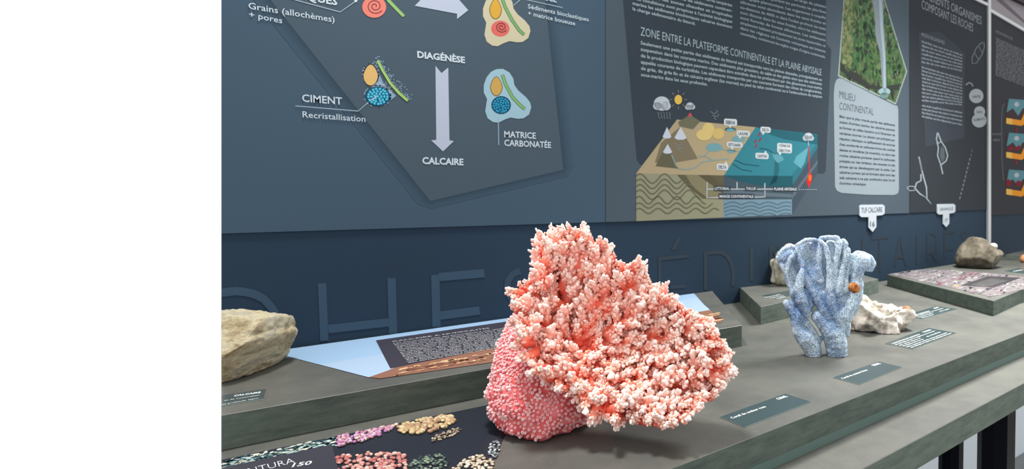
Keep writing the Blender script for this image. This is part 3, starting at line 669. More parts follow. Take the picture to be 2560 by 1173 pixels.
card([(2083, 945.7), (2197, 906), (2254, 919.8), (2148.5, 963)], -1, 'grey-green name card reading Corail de couleur bleue before the blue coral', [
    ('CORAIL', (2185, 915.5), (2203, 909.5), .0055, .03), ('Corail de couleur bleue', (2108, 948), (2170, 926), .0048, .015)])
zz = cr(2180, 740, 7.333)
q4 = zz([(235, 882), (1040, 600), (1545, 688), (745, 980)])
def lerp(q, u_, v_):                                   # u along the long side, v from top edge to bottom edge
    a = [zplane(-1).px(*p) for p in q]; p = (a[0]*(1-u_)+a[1]*u_)*(1-v_)+(a[3]*(1-u_)+a[2]*u_)*v_
    e = p-O; d = e.dot(fw); return (CX+F*e.dot(rt)/d, CY-F*e.dot(up)/d)
def rows(q, items): return [(t_, lerp(q, u0, v_), lerp(q, u1, v_), hm, bo) for t_, u0, u1, v_, hm, bo in items]
card(q4, -1, 'dark name card packed with white lines right of the pale knobbly rock', rows(q4, [
    ('TUF CALCAIRE', .78, .96, .17, .0048, .03), ('Calcaire formé par précipitation', .06, .66, .2, .004, .02), ('du carbonate autour de végétaux et de mousses', .04, .93, .34, .0036, .01), ('en eau douce', .04, .5, .48, .0036, .01),
    ('Présence de traces', .05, .48, .62, .0036, .01), ('de feuilles', .6, .93, .55, .0036, .01), ('Milieu continental, près des sources et des cascades', .04, .95, .76, .0036, .01), ('eau chargée en calcaire qui précipite peu à peu', .05, .97, .88, .0036, .01)]))
q5 = zz([(600, 370), (1160, 200), (1565, 245), (925, 432)])
card(q5, -1, 'farther dark name card near the front corner of the right block', rows(q5, [
    ('BRÈCHE', .85, .98, .2, .005, .03), ('Roche détritique', .08, .6, .3, .004, .02), ('grains anguleux liés par un ciment calcaire', .08, .95, .45, .0036, .01), ('Présence de fossiles', .08, .5, .65, .0036, .01), ('et de coquilles', .65, .95, .72, .0036, .01), ('Milieu marin', .08, .4, .85, .0036, .01)]))
zq = cr(1680, 700, 5.866)
q6 = zq([(1310, 240), (1690, 165), (1900, 215), (1560, 285)])
card(q6, ZA, 'blurred name card on the small block behind the blue coral', [('CALCAIRE', *zq([(1370, 262), (1600, 215)]), .004, .03), ('grains fins', *zq([(1440, 272), (1640, 232)]), .004, .03), ('marin', *zq([(1540, 277), (1670, 246)]), .004, .03)])
q7 = [(2510, 679), (2545, 672), (2590, 676), (2560, 686)]
card(q7, ZCc, 'dark name card cut by the right border near the brown rock', [('GRÈS', (2535, 679), (2560, 675), .005, .03)])
# ---------------------------------------------------------------- shapes built from an outline with real depth
def shell(outline, cen, d, dep, n=48, m=26, flat=None, namp=.01, nsc=30, facet=0, seed=0, power=1.0, tilt=0, cuts=0, cd=.8, planes=()):
    """closed body: silhouette radius in the view plane, half depth dep (units H); flat = ground height"""
    ang = sorted([(math.atan2(y-cen[1], x-cen[0]), math.hypot(x-cen[0], y-cen[1])) for x, y in outline])
    A_ = np.array([a for a, _ in ang]); R_ = np.array([r for _, r in ang])
    A2 = np.concatenate([A_-2*np.pi, A_, A_+2*np.pi]); R2 = np.concatenate([R_, R_, R_])
    c0 = cp(cen[0], cen[1], d); V = []; Fc = []
    sv = Vector((seed*3.1, seed*1.7, seed*.9))
    for j in range(m+1):
        ph = -math.pi/2+math.pi*j/m
        for i in range(n):
            th = -math.pi+2*math.pi*i/n; r_ = float(np.interp(th, A2, R2))
            k = math.cos(ph)**power
            px_, py_ = r_*k*math.cos(th), r_*k*math.sin(th)
            p = c0+rt*(px_/F*d*H)-up*(py_/F*d*H)-fw*(math.sin(ph)*dep*H)
            V.append(p)
    for j in range(m):
        for i in range(n): Fc.append((j*n+i, j*n+(i+1) % n, (j+1)*n+(i+1) % n, (j+1)*n+i))
    out = []; rc = random.Random(seed*7+1); RR = float(R_.mean())/F*d*H; PLN = []
    for _ in range(cuts):
        a_ = rc.uniform(-math.pi, math.pi); b_ = rc.uniform(.25, 1.25); nn_ = (rt*math.cos(a_)+up*math.sin(a_))*math.cos(b_)-fw*math.sin(b_)
        PLN.append((nn_, max((p-c0).dot(nn_) for p in V)*rc.uniform(cd-.08, cd+.1)))
    for a_, b_, e_, fr_ in planes:
        nn_ = (rt*a_+up*b_-fw*e_).normalized(); PLN.append((nn_, max((p-c0).dot(nn_) for p in V)*fr_))
    for p in V:
        for nn_, dd_ in PLN:
            e_ = (p-c0).dot(nn_)-dd_
            if e_ > 0: p = p-nn_*e_*.97
        q_ = (p-c0); L = q_.length or 1; dr = q_/L
        o_ = 0
        if facet: 
            c_ = noise.cell_vector((dr*facet+sv)); o_ += (noise.noise(dr*facet+sv))*namp*2.2
        o_ += noise.fractal(p*nsc+sv, 1.0, 2.1, 5)*namp*.5
        p = p+dr*o_
        if tilt:
            e_ = p-O; yy = CY-F*e_.dot(up)/e_.dot(fw); p = O+e_*(1+tilt*(cen[1]-yy)/100)
        if flat is not None and p.z < flat: p.z = flat+.0002
        out.append(p)
    return out, Fc
def gdepth(x, y, zt):
    p = zplane(zt).px(x, y); return (p-O).dot(fw)/H
def flatbase(V, zb, k=.6):
    for p in V:
        if p.z < zb: p.z = zb
    return V
def rockmat(name, stops, scale, bump=.5, bd=.002, rough=.85, stretch=None):
    m = mat(name, rough=rough, spec=.2); node_noise(m, stops, scale=scale, detail=10, rough=.72, bump=bump, bdist=bd, stretch=stretch); return m
def rock(name, outl, cen, zt, dep, mt, label, cat='rock', contact=None, **kw):
    xb, yb = contact; d = gdepth(xb, yb, zt)+dep*.75
    # re-project outline to the body depth: pixels stay, depth changes
    V, Fc = shell(outl, cen, d, dep, flat=ZC+zt*H+.0006, **kw)
    o = link(name, V, Fc, mt, smooth=True); tag(o, label, cat)
    return o
def planar_cut(o, co, no):
    bm = bmesh.new(); bm.from_mesh(o.data)
    r_ = bmesh.ops.bisect_plane(bm, geom=bm.verts[:]+bm.edges[:]+bm.faces[:], plane_co=co, plane_no=no, clear_outer=True)
    ed = [e for e in r_['geom_cut'] if isinstance(e, bmesh.types.BMEdge)]
    if ed:
        try: bmesh.ops.contextual_create(bm, geom=ed)
        except Exception: pass
    bm.to_mesh(o.data); bm.free()
z = cr(540, 660, 3.665)
RK1 = rockmat('cream_limestone', [(.3, (96, 80, 58)), (.41, (150, 136, 106)), (.5, (178, 169, 142)), (.62, (150, 146, 130)), (.75, (196, 191, 176))], 26, .9, .006, stretch=(1, 1, 1.8))
left = rock('layered_rock', z([(10, 440), (50, 440), (150, 450), (280, 485), (360, 485), (460, 490), (470, 520), (475, 620), (500, 655), (490, 710), (440, 790), (390, 900), (340, 1000), (200, 1100), (110, 1130), (50, 1142), (-60, 1140), (-160, 1000), (-180, 700), (-100, 480)]),
     (590, 880), ZA, .3, RK1, 'cream layered rock cut off at the left end of the raised block', contact=(575, 972), n=220, m=120, namp=.006, nsc=80, facet=0, seed=2, power=.5, planes=[(.1, .75, .62, .62), (.22, -.12, .95, .74), (.25, -.75, .6, .72), (.8, -.5, .35, .84), (-.5, .2, .8, .86)])
RK2 = rockmat('white_knobbly_rock', [(.3, (92, 88, 80)), (.42, (160, 150, 136)), (.55, (214, 206, 194)), (.75, (238, 232, 222))], 42, .9, .006)
rock('knobbly_rock', [(2105, 800), (2112, 770), (2130, 748), (2150, 738), (2180, 762), (2215, 768), (2240, 772), (2256, 763), (2270, 768), (2277, 780), (2277, 798), (2268, 806), (2250, 820), (2215, 829), (2170, 834), (2130, 828), (2110, 816)],
     (2190, 795), -1, .2, RK2, 'pale knobbly rock lying right behind the blue coral', contact=(2180, 833), n=150, m=80, namp=.009, nsc=75, facet=2.2, seed=5, power=.75, cuts=5)
V, Fc = shell([(2254, 786), (2256, 770), (2263, 764), (2272, 768), (2277, 780), (2277, 796), (2271, 806), (2262, 809), (2255, 800)], (2265, 787), gdepth(2180, 833, -1)+.13, .035, 36, 18, namp=.003, nsc=90, power=.6)
link('weathered_end', V, Fc, rockmat('rust_brown_rock_skin', [(.3, (96, 60, 40)), (.5, (150, 104, 74)), (.7, (196, 156, 124))], 60, .6, .002), bpy.data.objects['knobbly_rock'], smooth=True)['label'] = 'rust-brown weathered end of the rock'
RK3 = rockmat('grey_white_rock', [(.3, (96, 98, 82)), (.45, (160, 158, 140)), (.6, (206, 202, 186))], 22, .5, .003)
rock('pale_rock', [(1919, 692), (1923, 668), (1933, 645), (1948, 628), (1985, 612), (2030, 620), (2050, 660), (2045, 700), (2010, 716), (1975, 716), (1945, 712), (1926, 703)],
     (1975, 668), ZA, .2, RK3, 'pale grey rock half hidden behind the blue coral', contact=(1975, 716), n=90, m=50, namp=.006, nsc=40, facet=1.8, seed=9, power=.7, cuts=7)
RK4 = rockmat('brown_grey_rock', [(.3, (58, 52, 44)), (.5, (92, 86, 74)), (.7, (130, 124, 112))], 24, .8, .006)
z = cr(2180, 560, 3.911)
rC = rock('angular_rock', z([(828, 385), (845, 320), (875, 245), (935, 175), (985, 128), (1040, 135), (1095, 152), (1115, 180), (1150, 210), (1210, 248), (1280, 262), (1294, 285), (1280, 340), (1240, 415), (1160, 450), (1060, 452), (940, 442), (860, 425)]),
     (2450, 640), ZCc, .28, RK4, 'brown angular rock at the back of the right block', contact=(2450, 675), n=120, m=70, namp=.004, nsc=60, facet=0, seed=6, power=.5, cuts=7, cd=.74, planes=[(-.5, .6, .6, .62), (.1, .1, 1, .72), (-.3, -.75, .6, .6), (.6, .45, .6, .66), (.55, -.4, .7, .7)])
V, Fc = shell([(2474, 618), (2476, 611), (2484, 608), (2492, 612), (2492, 621), (2484, 625)], (2483, 616), gdepth(2450, 675, ZCc)+.18, .05, 16, 8, namp=.001)
link('pale_nodule', V, Fc, RK3, rC, smooth=True)['label'] = 'small pale nodule on top'
V, Fc = shell([(2551, 650), (2553, 642), (2562, 636), (2572, 640), (2574, 652), (2564, 658), (2555, 657)], (2562, 648), gdepth(2560, 658, ZCc)+.06, .06, 24, 12, flat=ZC+ZCc*H+.0006, namp=.002, nsc=40)
tag(link('orange_stone', V, Fc, mat('orange_brown_stone', (176, 122, 84), .8), smooth=True), 'small orange-brown stone at the right border', 'rock')
# ---------------------------------------------------------------- pink coral
CORAL = mat('pink_coral', rough=.6, spec=.25, attr='Col')
CORAL.node_tree.nodes['Principled BSDF'].inputs['Subsurface Weight'].default_value = .22
CORAL.node_tree.nodes['Principled BSDF'].inputs['Subsurface Radius'].default_value = (.009, .0035, .0025)
RAMP = [(0, (226, 84, 64)), (.3, (238, 126, 102)), (.55, (242, 164, 144)), (.8, (246, 204, 190)), (1, (248, 235, 229))]
def ramp(t_, R_=RAMP):
    t_ = min(1, max(0, t_))
    for (a, ca), (b, cb) in zip(R_, R_[1:]):
        if t_ <= b:
            k = (t_-a)/(b-a); return s2l(tuple(ca[i]+(cb[i]-ca[i])*k for i in range(3)))
    return s2l(R_[-1][1])
RAMP2 = [(0, (206, 78, 80)), (.35, (226, 128, 130)), (.7, (240, 184, 186)), (1, (250, 224, 222))]
class VM:                                                 # vertex-coloured mesh
    def __init__(s, R_=None): s.v = []; s.f = []; s.c = []; s.R = R_ or RAMP
    def tube(s, a, b, r0, r1, t0, t1, sides=5, R_=None, round_=True):
        R_ = R_ or s.R
        d = (b-a); L = d.length or 1e-9; d /= L
        x = d.orthogonal().normalized(); y = d.cross(x); base = len(s.v)
        rings = [(0, r0, t0), (.55, (r0+r1)/2, (t0+t1)/2), (.88, r1*.85, t1)]
        for k, r_, t_ in rings:
            cc = ramp(t_, R_)
            for i in range(sides):
                q_ = 2*math.pi*i/sides; s.v.append(a+d*(L*k)+(x*math.cos(q_)+y*math.sin(q_))*r_); s.c.append(cc)
        s.v.append(b); s.c.append(ramp(t1, R_)); tip = len(s.v)-1
        for j in range(2):
            for i in range(sides): s.f.append((base+j*sides+i, base+j*sides+(i+1) % sides, base+(j+1)*sides+(i+1) % sides, base+(j+1)*sides+i))
        for i in range(sides): s.f.append((base+2*sides+i, base+2*sides+(i+1) % sides, tip))
    def cup(s, p, n_, r_, h, t0, t1, R_):
        x = n_.orthogonal().normalized(); y = n_.cross(x); base = len(s.v); S = 6
        for k, rr, t_ in ((-.3*h, r_*1.15, t0), (h*.8, r_, (t0+t1)/2), (h, r_*.8, t1), (h*.95, r_*.42, t1), (h*.5, r_*.3, t0*.5)):
            cc = ramp(t_, R_)
            for i in range(S):
                q_ = 2*math.pi*i/S; s.v.append(p+n_*k+(x*math.cos(q_)+y*math.sin(q_))*rr); s.c.append(cc)
        for j in range(4):
            for i in range(S): s.f.append((base+j*S+i, base+j*S+(i+1) % S, base+(j+1)*S+(i+1) % S, base+(j+1)*S+i))
        s.f.append(tuple(base+4*S+i for i in range(S)))
    def mesh(s, name, m, smooth=True):
        me = bpy.data.meshes.new(name); me.from_pydata([tuple(v) for v in s.v], [], s.f); me.materials.append(m)
        a = me.color_attributes.new('Col', 'FLOAT_COLOR', 'POINT'); a.data.foreach_set('color', np.array([(*c, 1) for c in s.c], dtype=np.float32).ravel())
        if smooth: me.polygons.foreach_set('use_smooth', [True]*len(s.f))
        me.update(); return me
RAMPS = [(0, (224, 98, 82)), (.35, (236, 140, 122)), (.65, (242, 176, 160)), (.88, (247, 206, 194)), (1, (249, 230, 222))]
def twig(seed, nf=17, tall=1.0, RR=None):
    """one branchlet, unit length along +Z, covered in blunt fingers"""
    rr = random.Random(seed); m = VM(RR); Z = Vector((0, 0, 1))
    lean = Vector((rr.uniform(-.12, .12), rr.uniform(-.12, .12), .72))
    m.tube(Vector((0, 0, -.1)), lean, .24, .15, .0, .6, 6)
    for i in range(nf):
        k = .18+.82*((i+rr.random())/nf); az = i*2.399+rr.uniform(-.4, .4); el = rr.uniform(.45, .95) if k < .8 else rr.uniform(.9, 1.5)
        d = Vector((math.cos(az)*math.cos(el), math.sin(az)*math.cos(el), math.sin(el)))
        a = lean*k; L = rr.uniform(.24, .38)*(1.1-.25*k); r_ = rr.uniform(.068, .092)
        m.tube(a, a+d*L, r_*1.1, r_, .15+.55*k, .42+.58*k, 5)
        if rr.random() < .5:
            d2 = (d+Vector((rr.uniform(-.7, .7), rr.uniform(-.7, .7), .3))).normalized(); b = a+d*L*.55
            m.tube(b, b+d2*L*.6, r_*.9, r_*.8, .3+.5*k, .4+.6*k, 5)
    return m
TW = [twig(i) for i in range(8)]+[twig(i+20, RR=RAMPS) for i in range(8)]
coral = empty('pink_coral', zplane(-1).px(1400, 1085), 'large pink branching coral with open fan and rounded base', 'coral')
zf = cr(1220, 540, 2.0219)
OUT = zf([(405, 75), (470, 110), (540, 140), (610, 180), (665, 235), (735, 275), (805, 330), (865, 385), (935, 440), (1010, 490), (1085, 535), (1140, 590), (1180, 660), (1215, 730), (1210, 800), (1180, 865), (1130, 915), (1060, 960), (985, 1005), (940, 1030), (865, 1048), (780, 1052), (690, 1035), (620, 1010), (555, 980),
          (490, 935), (425, 880), (355, 838), (285, 800), (240, 745), (205, 685), (180, 620), (165, 550), (150, 480), (155, 410), (170, 365), (225, 335), (275, 295), (250, 240), (258, 180), (270, 120), (330, 82)])
CEN = (1455, 865)
ang = sorted([(math.atan2(y-CEN[1], x-CEN[0]), math.hypot(x-CEN[0], y-CEN[1])) for x, y in OUT])
A2 = np.concatenate([np.array([a for a, _ in ang])+k for k in (-2*np.pi, 0, 2*np.pi)]); R2 = np.concatenate([np.array([r_ for _, r_ in ang])]*3)
def orad(th): return float(np.interp(th, A2, R2))
def fan_d(x, y, rho):
    h_ = max(0, (1085-y)/520)
    left = max(0, (1400-x)/120)
    return 2.42+.38*h_**1.15+.15*(1-rho**2.2)-.07*min(1, left)*(1-h_*.6)
def ridge(th, rho):
    return .5+.5*math.sin(th*19+2.2*noise.noise(Vector((math.cos(th)*2, math.sin(th)*2, rho*2.5)))*3)
def fan_pt(th, rho, back=0.0):
    r_ = orad(th)*rho; x = CEN[0]+r_*math.cos(th); y = CEN[1]+r_*math.sin(th)
    return cp(x, y, fan_d(x, y, rho)-.06*(ridge(th, rho)-.5)*min(1, rho*2)+back)
NT, NR = 120, 28
vm = VM()
for side in (0, 1):
    for j in range(NR+1):
        rho = j/NR
        for i in range(NT):
            th = -math.pi+2*math.pi*i/NT
            vm.v.append(fan_pt(th, rho, .0 if side == 0 else .05+.05*(1-rho)))
            vm.c.append(ramp(.02+.22*ridge(th, rho) if side == 0 else .5, RAMP if side == 0 else RAMP2))
M0 = (NR+1)*NT
for j in range(NR):
    for i in range(NT):
        a, b, c_, d = j*NT+i, j*NT+(i+1) % NT, (j+1)*NT+(i+1) % NT, (j+1)*NT+i
        vm.f.append((a, b, c_, d)); vm.f.append((M0+d, M0+c_, M0+b, M0+a))
for i in range(NT):
    a, b = NR*NT+i, NR*NT+(i+1) % NT; vm.f.append((a, b, M0+b, M0+a))
def addmesh(name, me, parent, label=None, kind=None):
    o = bpy.data.objects.new(name, me); C.objects.link(o); o.parent = parent; o.matrix_parent_inverse = parent.matrix_world.inverted()
    if label: o['label'] = label
    if kind: o['kind'] = kind
    return o
addmesh('fan_plate', vm.mesh('fan_plate', CORAL), coral, 'red-pink fan plate under the branchlets')
twm = [t_.mesh('branchlet', CORAL) for t_ in TW]
pts = []
rnd = random.Random(77)
cand = []
for _ in range(26000):
    th = rnd.uniform(-math.pi, math.pi); rho = math.sqrt(rnd.random()); r_ = orad(th)
    x = CEN[0]+r_*rho*math.cos(th); y = CEN[1]+r_*rho*math.sin(th)
    if rnd.random() > (r_/420)**2+.15: continue
    cand.append((th, rho, x, y))
grid = {}
SP = 10.2
for th, rho, x, y in cand:
    if rho < .06: continue
    k = (int(x//SP), int(y//SP)); ok = True
    rg = ridge(th, rho); sp = SP*(1.15 if rg < .35 else .92)
    for i in (-1, 0, 1):
        for j in (-1, 0, 1):
            for (xx, yy) in grid.get((k[0]+i, k[1]+j), ()):
                if (xx-x)**2+(yy-y)**2 < sp*sp: ok = False; break
            if not ok: break
        if not ok: break
    if ok: grid.setdefault(k, []).append((x, y)); pts.append((th, rho, x, y, rg))
items = []
for th, rho, x, y, rg in pts:
    p = fan_pt(th, rho); e = .03
    t1 = fan_pt(th+e, rho)-p; t2 = fan_pt(th, min(1, rho+.02) if rho < .98 else rho)-fan_pt(th, rho-.02)
    n_ = t1.cross(t2).normalized()
    if n_.dot(fw) > 0: n_ = -n_
    rad = t2.normalized()
    out = .7+.7*max(0, rho-.8)/.2
    dirv = (n_*.85+rad*out+Vector((0, 0, .30))+Vector((rnd.gauss(0, .16), rnd.gauss(0, .16), rnd.gauss(0, .16)))).normalized()
    size = H*(.072+.062*rg)*(.75+.4*rnd.random())*(1.0 if rho > .25 else .75)
    if rho > .9: size *= .8
    q_ = dirv.to_track_quat('Z', 'Y').to_matrix().to_4x4()
    M = Matrix.Translation(p-dirv*size*.12) @ q_ @ Matrix.Rotation(rnd.uniform(0, 6.28), 4, 'Z') @ Matrix.Diagonal((size*.80, size*.80, size, 1))
    items.append((size*(1.2 if rho > .2 else 1), M, rnd.randrange(8)+(8 if rnd.random() < .68-.9*max(0, min(1, ((x-1420)/330*.6+(y-760)/300*.75))) and rho < .97 else 0)))
items.sort(key=lambda t_: -t_[0])
pinv = coral.matrix_world.inverted()
for s_, M, k in items[:300]:
    o = bpy.data.objects.new('branchlet', twm[k]); C.objects.link(o); o.parent = coral; o.matrix_parent_inverse = pinv; o.matrix_basis = M
rest = VM()
TV = [(np.array([tuple(v) for v in t_.v]), t_.f, t_.c) for t_ in TW]
allv = []; allf = []; allc = []; base = 0
for s_, M, k in items[300:]:
    v, f, c_ = TV[k]; Mn = np.array(M); allv.append(v @ Mn[:3, :3].T+Mn[:3, 3]); allf += [tuple(i+base for i in q_) for q_ in f]; allc.append(np.array(c_)); base += len(v)
rest.v = [tuple(v) for v in np.concatenate(allv)]; rest.f = allf; rest.c = [tuple(c_) for c_ in np.concatenate(allc)]
addmesh('small_branchlets', rest.mesh('small_branchlets', CORAL), coral, None, 'stuff')
print('branchlets', len(items))
# rounded base of the coral
LO = zf([(140, 500), (110, 560), (70, 660), (40, 780), (30, 900), (50, 990), (90, 1060), (170, 1110), (260, 1130), (330, 1128), (390, 1095), (450, 1060), (500, 1030), (560, 980), (600, 860), (560, 700), (460, 560), (300, 470)])
V, Fc = shell(LO, (1362, 945), 2.80, .21, n=90, m=50, namp=.010, nsc=60, seed=3, power=.75, tilt=.045)
zb = TOP+.0016
V = [Vector((p.x, p.y, max(p.z, zb))) for p in V]
vb = VM(); vb.v = V; vb.f = Fc; vb.c = [ramp(.15+.35*noise.noise(p*60), RAMP2) for p in V]
lm = vb.mesh('coral_base', CORAL); addmesh('coral_base', lm, coral, 'rounded deep pink base covered in tiny ring-shaped cups')
cu = VM(); gridc = {}
bm = bmesh.new(); bm.from_mesh(lm); bm.normal_update(); fs = [f for f in bm.faces if f.calc_area() > 1e-9]
ar = np.array([f.calc_area() for f in fs]); ar /= ar.sum(); idx = np.random.RandomState(4).choice(len(fs), 9000, p=ar)
c0 = cp(1362, 945, 2.78)
for ii in idx:
    f = fs[ii]; vs = [v.co for v in f.verts]; a, b = rnd.random(), rnd.random()
    p = vs[0].lerp(vs[1], a).lerp(vs[-1].lerp(vs[min(2, len(vs)-1)], a), b); n_ = f.normal.copy()
    if n_.dot(p-c0) < 0: n_ = -n_
    if p.z < zb+.004: continue
    g_ = .0032; k = (int(p.x//g_), int(p.y//g_), int(p.z//g_)); 
    if any((q_-p).length < g_*.9 for i in (-1, 0, 1) for j in (-1, 0, 1) for l in (-1, 0, 1) for q_ in gridc.get((k[0]+i, k[1]+j, k[2]+l), ())): continue
    gridc.setdefault(k, []).append(p.copy())
    lump = noise.noise(p*78); hgt = .0014+.0055*max(0, lump)+.0006*rnd.random()
    n_ = (n_+Vector((rnd.gauss(0, .25), rnd.gauss(0, .25), rnd.gauss(0, .25)))).normalized()
    cu.cup(p, n_, .0015+.0003*rnd.random(), hgt, .3+.25*max(0, lump), .75+.25*min(1, max(0, lump*1.6+.2)), RAMP2)
bm.free()
addmesh('cups', cu.mesh('cups', CORAL), coral, None, 'stuff')
print('cups', len(cu.v)//30, 'rest verts', len(rest.v))
# ---------------------------------------------------------------- blue coral
bz = cr(1900, 560, 3.086)
WB = 3.86
chains = [  # (x, y, depth toward viewer, radius) in crop pixels
    [(412, 1040, 10, 68), (405, 960, 12, 70), (350, 885, 14, 74), (300, 835, 10, 58), (290, 760, 0, 52), (265, 690, 0, 44), (225, 640, 0, 40), (205, 610, 0, 32)],
    [(290, 760, 0, 60), (320, 690, 5, 62), (350, 620, 5, 62), (340, 540, 0, 62)],
    [(592, 1010, 0, 84), (588, 930, 5, 90), (560, 840, 8, 92), (500, 770, 14, 66), (440, 715, 20, 52)],
    [(560, 840, 0, 92), (590, 740, -10, 86), (560, 640, -30, 98), (500, 560, -45, 108)],
    [(500, 560, -50, 100), (430, 460, -65, 105), (360, 360, -70, 95), (320, 290, -62, 78), (335, 215, -50, 60), (370, 170, -40, 38)],
    [(500, 560, -55, 100), (500, 440, -70, 105), (470, 330, -70, 95), (440, 240, -60, 75), (430, 180, -46, 50), (425, 150, -30, 26)],
    [(540, 560, -50, 100), (570, 440, -62, 92), (570, 330, -62, 82), (560, 230, -52, 62), (550, 160, -40, 44)],
    [(600, 560, -45, 95), (630, 470, -48, 76), (635, 360, -42, 60), (640, 260, -36, 48), (640, 190, -30, 36)],
    [(690, 620, 0, 80), (640, 700, 5, 80)], [(600, 600, -35, 100), (690, 610, -10, 76), (725, 540, 5, 56), (740, 470, 5, 62)],
    [(400, 520, -50, 80), (300, 440, -45, 72), (240, 370, -30, 52), (222, 320, -16, 40), (250, 270, -16, 40)],
    # ridges standing proud
    [(318, 352, 60, 20), (300, 420, 62, 30), (290, 500, 58, 40), (310, 580, 55, 50), (340, 650, 50, 42), (350, 715, 40, 22)], [(290, 500, 50, 40), (255, 540, 30, 30)],
    [(205, 345, 40, 16), (225, 270, 45, 18), (275, 215, 42, 18), (285, 160, 30, 17), (350, 125, 20, 16), (420, 120, 10, 17), (440, 135, 10, 16)],
    [(285, 230, 38, 20), (320, 300, 42, 24), (335, 380, 40, 28), (370, 470, 36, 34), (430, 560, 40, 36), (480, 660, 42, 34), (545, 750, 40, 28)],
    [(450, 125, 30, 16), (490, 160, 50, 20), (512, 220, 62, 22), (520, 300, 66, 24), (528, 400, 66, 26), (525, 500, 62, 30), (540, 600, 60, 38), (570, 700, 52, 40), (600, 740, 45, 36)],
    [(460, 180, 30, 22), (450, 260, 36, 26), (445, 350, 36, 28), (460, 430, 34, 32)],
    [(470, 112, 15, 20), (530, 105, 10, 20), (590, 110, 15, 22), (605, 160, 36, 26), (590, 220, 48, 26), (570, 300, 46, 26), (560, 400, 44, 30), (550, 480, 44, 36)],
    [(640, 135, 10, 22), (655, 160, 20, 24), (650, 240, 34, 22), (630, 330, 40, 24), (610, 420, 42, 30), (590, 520, 44, 40)],
    [(680, 195, 6, 16), (682, 250, 14, 18), (672, 330, 22, 20), (655, 420, 30, 24), (640, 500, 36, 34)],
    [(140, 265, -20, 22), (190, 200, -28, 22), (240, 178, -30, 20), (290, 190, -24, 22)], [(150, 280, -20, 24), (190, 260, -22, 40), (240, 240, -24, 45)], [(160, 300, -20, 20), (210, 370, -14, 34), (240, 450, -10, 40), (270, 530, -5, 44), (280, 600, 0, 44)],
    # right branch with its cup
    [(735, 470, 5, 52), (740, 400, 5, 52), (755, 340, 8, 62), (785, 290, 10, 70)], [(705, 300, 14, 22), (708, 250, 14, 20), (745, 222, 10, 17), (800, 226, 6, 18), (850, 260, 8, 22), (872, 310, 12, 22), (850, 350, 20, 24), (800, 350, 34, 20), (745, 350, 34, 18)],
    [(730, 250, 16, 26), (735, 310, 24, 26), (735, 360, 22, 30)], [(800, 250, 10, 26), (790, 310, 26, 26), (770, 380, 24, 30)],
    [(740, 470, 10, 56), (740, 560, 10, 54), (700, 650, 10, 56), (640, 740, 8, 56)],
    [(650, 720, -20, 40), (675, 800, -30, 34), (682, 865, -34, 22)],
    [(345, 770, 10, 46), (400, 830, 6, 36), (450, 900, 2, 30)],
]
bmm = bmesh.new(); K = 1/3.086/F*WB*H
def ball(p, r_):
    bmesh.ops.create_icosphere(bmm, subdivisions=2, radius=r_, matrix=Matrix.Translation(p))
zbb = TOP+.0006
for ch in chains:
    for (a, b) in zip(ch, ch[1:]):
        L = math.dist(a[:2], b[:2]); nst = max(1, int(L/(min(a[3], b[3])*.35)))
        for i in range(nst+1):
            k = i/nst; x, y, dz, r_ = [a[j]+(b[j]-a[j])*k for j in range(4)]
            (X, Y), = bz([(x, y)])
            ball(cp(X, Y, WB)-fw*(dz*K*1.0), r_*K)
me = bpy.data.meshes.new('t'); bmm.to_mesh(me); bmm.free()
ob = bpy.data.objects.new('t', me); C.objects.link(ob)
md = ob.modifiers.new('r', 'REMESH'); md.mode = 'VOXEL'; md.voxel_size = .0011
ms = ob.modifiers.new('s', 'SMOOTH'); ms.factor = .5; ms.iterations = 8
dg = bpy.context.evaluated_depsgraph_get(); bme = bpy.data.meshes.new_from_object(ob.evaluated_get(dg)); bpy.data.objects.remove(ob)
nv = len(bme.vertices); co = np.empty(nv*3); bme.vertices.foreach_get('co', co); co = co.reshape(-1, 3)
nn = np.empty(nv*3); bme.vertices.foreach_get('normal', nn); nn = nn.reshape(-1, 3)
for i in range(nv):
    v = Vector(co[i]); co[i] += nn[i]*(noise.fractal(v*70, 1, 2.1, 3)*.0011+noise.noise(v*28)*.0013)
lo = co[:, 2] < zbb; co[lo, 2] = zbb
bme.vertices.foreach_set('co', co.ravel()); bme.polygons.foreach_set('use_smooth', [True]*len(bme.polygons)); bme.update()
BC = mat('blue_coral', rough=.6, spec=.3); nt = BC.node_tree; bs = nt.nodes['Principled BSDF']
tc = nt.nodes.new('ShaderNodeTexCoord'); vo = nt.nodes.new('ShaderNodeTexVoronoi'); vo.inputs['Scale'].default_value = 470; vo.inputs['Randomness'].default_value = .8
nt.links.new(tc.outputs['Object'], vo.inputs['Vector'])
pit = nt.nodes.new('ShaderNodeMapRange'); pit.inputs[1].default_value = .2; pit.inputs[2].default_value = .4; nt.links.new(vo.outputs['Distance'], pit.inputs[0])
ns = nt.nodes.new('ShaderNodeTexNoise'); ns.inputs['Scale'].default_value = 22; ns.inputs['Detail'].default_value = 5; nt.links.new(tc.outputs['Object'], ns.inputs['Vector'])
rp = nt.nodes.new('ShaderNodeValToRGB'); e = rp.color_ramp.elements; e[0].position = .36; e[0].color = (*s2l((96, 130, 172)), 1); e[1].position = .6; e[1].color = (*s2l((172, 194, 208)), 1); nt.links.new(ns.outputs[0], rp.inputs[0])
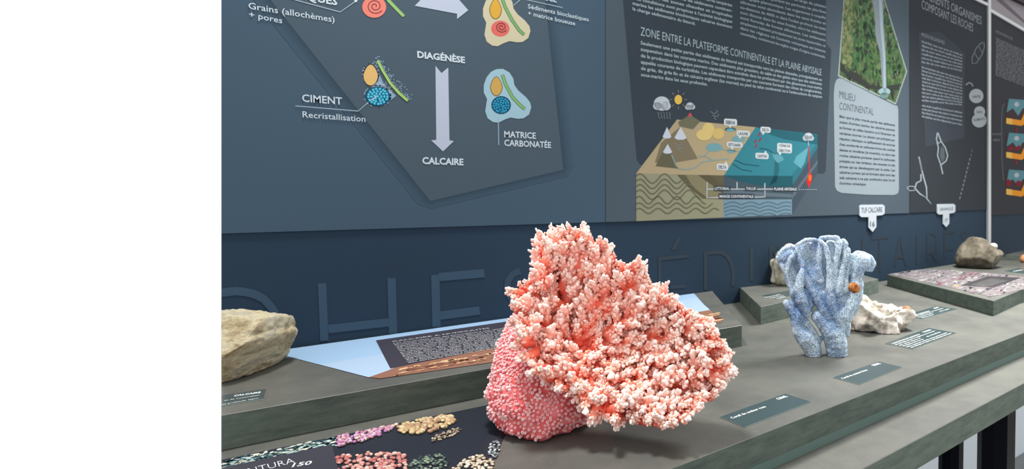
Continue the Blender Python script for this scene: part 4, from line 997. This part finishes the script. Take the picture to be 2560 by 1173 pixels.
# crests coloured paler than the hollows, following surface curvature
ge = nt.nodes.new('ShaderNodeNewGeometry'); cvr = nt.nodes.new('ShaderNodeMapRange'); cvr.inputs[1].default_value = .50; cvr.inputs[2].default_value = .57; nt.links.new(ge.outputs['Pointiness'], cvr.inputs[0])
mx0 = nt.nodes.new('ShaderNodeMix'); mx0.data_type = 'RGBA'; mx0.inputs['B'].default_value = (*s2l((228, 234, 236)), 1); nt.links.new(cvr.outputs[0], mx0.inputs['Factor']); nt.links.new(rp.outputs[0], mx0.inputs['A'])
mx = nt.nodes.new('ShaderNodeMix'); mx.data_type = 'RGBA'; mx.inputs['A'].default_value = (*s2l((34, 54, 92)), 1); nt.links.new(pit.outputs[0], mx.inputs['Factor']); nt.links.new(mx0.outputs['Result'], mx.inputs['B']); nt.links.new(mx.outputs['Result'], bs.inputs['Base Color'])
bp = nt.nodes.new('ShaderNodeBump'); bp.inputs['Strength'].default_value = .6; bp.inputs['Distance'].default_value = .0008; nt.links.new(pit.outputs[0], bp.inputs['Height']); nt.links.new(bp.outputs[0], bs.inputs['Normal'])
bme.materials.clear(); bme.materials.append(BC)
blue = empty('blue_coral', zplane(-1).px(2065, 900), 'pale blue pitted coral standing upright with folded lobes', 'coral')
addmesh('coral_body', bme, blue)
gr = mat('rust_brown_growth', rough=.8); node_noise(gr, [(.35, (70, 38, 22)), (.5, (168, 100, 46)), (.7, (196, 150, 96))], scale=160, detail=4, bump=.6, bdist=.001)
V, Fc = shell(bz([(682, 490), (700, 455), (740, 458), (765, 480), (768, 515), (735, 535), (705, 525)]), bz([(725, 495)])[0], WB-.115, .03, 30, 14, namp=.0015, nsc=160, power=.7)
link('encrusting_growth', V, Fc, gr, blue, smooth=True)['label'] = 'round rust-brown crust on the right branch'

# ---------------------------------------------------------------- everything ends on one straight cut at the left
NC = ray(553.5, 100).cross(ray(553.5, 1100)).normalized()
if NC.dot(rt) > 0: NC = -NC
for o in list(C.objects):
    if o.type != 'MESH': continue
    M = o.matrix_world if o.parent is None else o.parent.matrix_world @ o.matrix_parent_inverse @ o.matrix_basis
    cs = [(M @ Vector(c)-O).dot(NC) for c in o.bound_box]
    if max(cs) > 1e-5 and min(cs) < 0 and o.name.split('.')[0] in ('wall_back', 'tabletop', 'plinth', 'shelf', 'block_body', 'layered_rock', 'printed_photo', 'plate', 'body_text', 'heading', 'text_line', 'letter', 'backdrop_shape', 'backing_board'):
        planar_cut(o, O, NC)
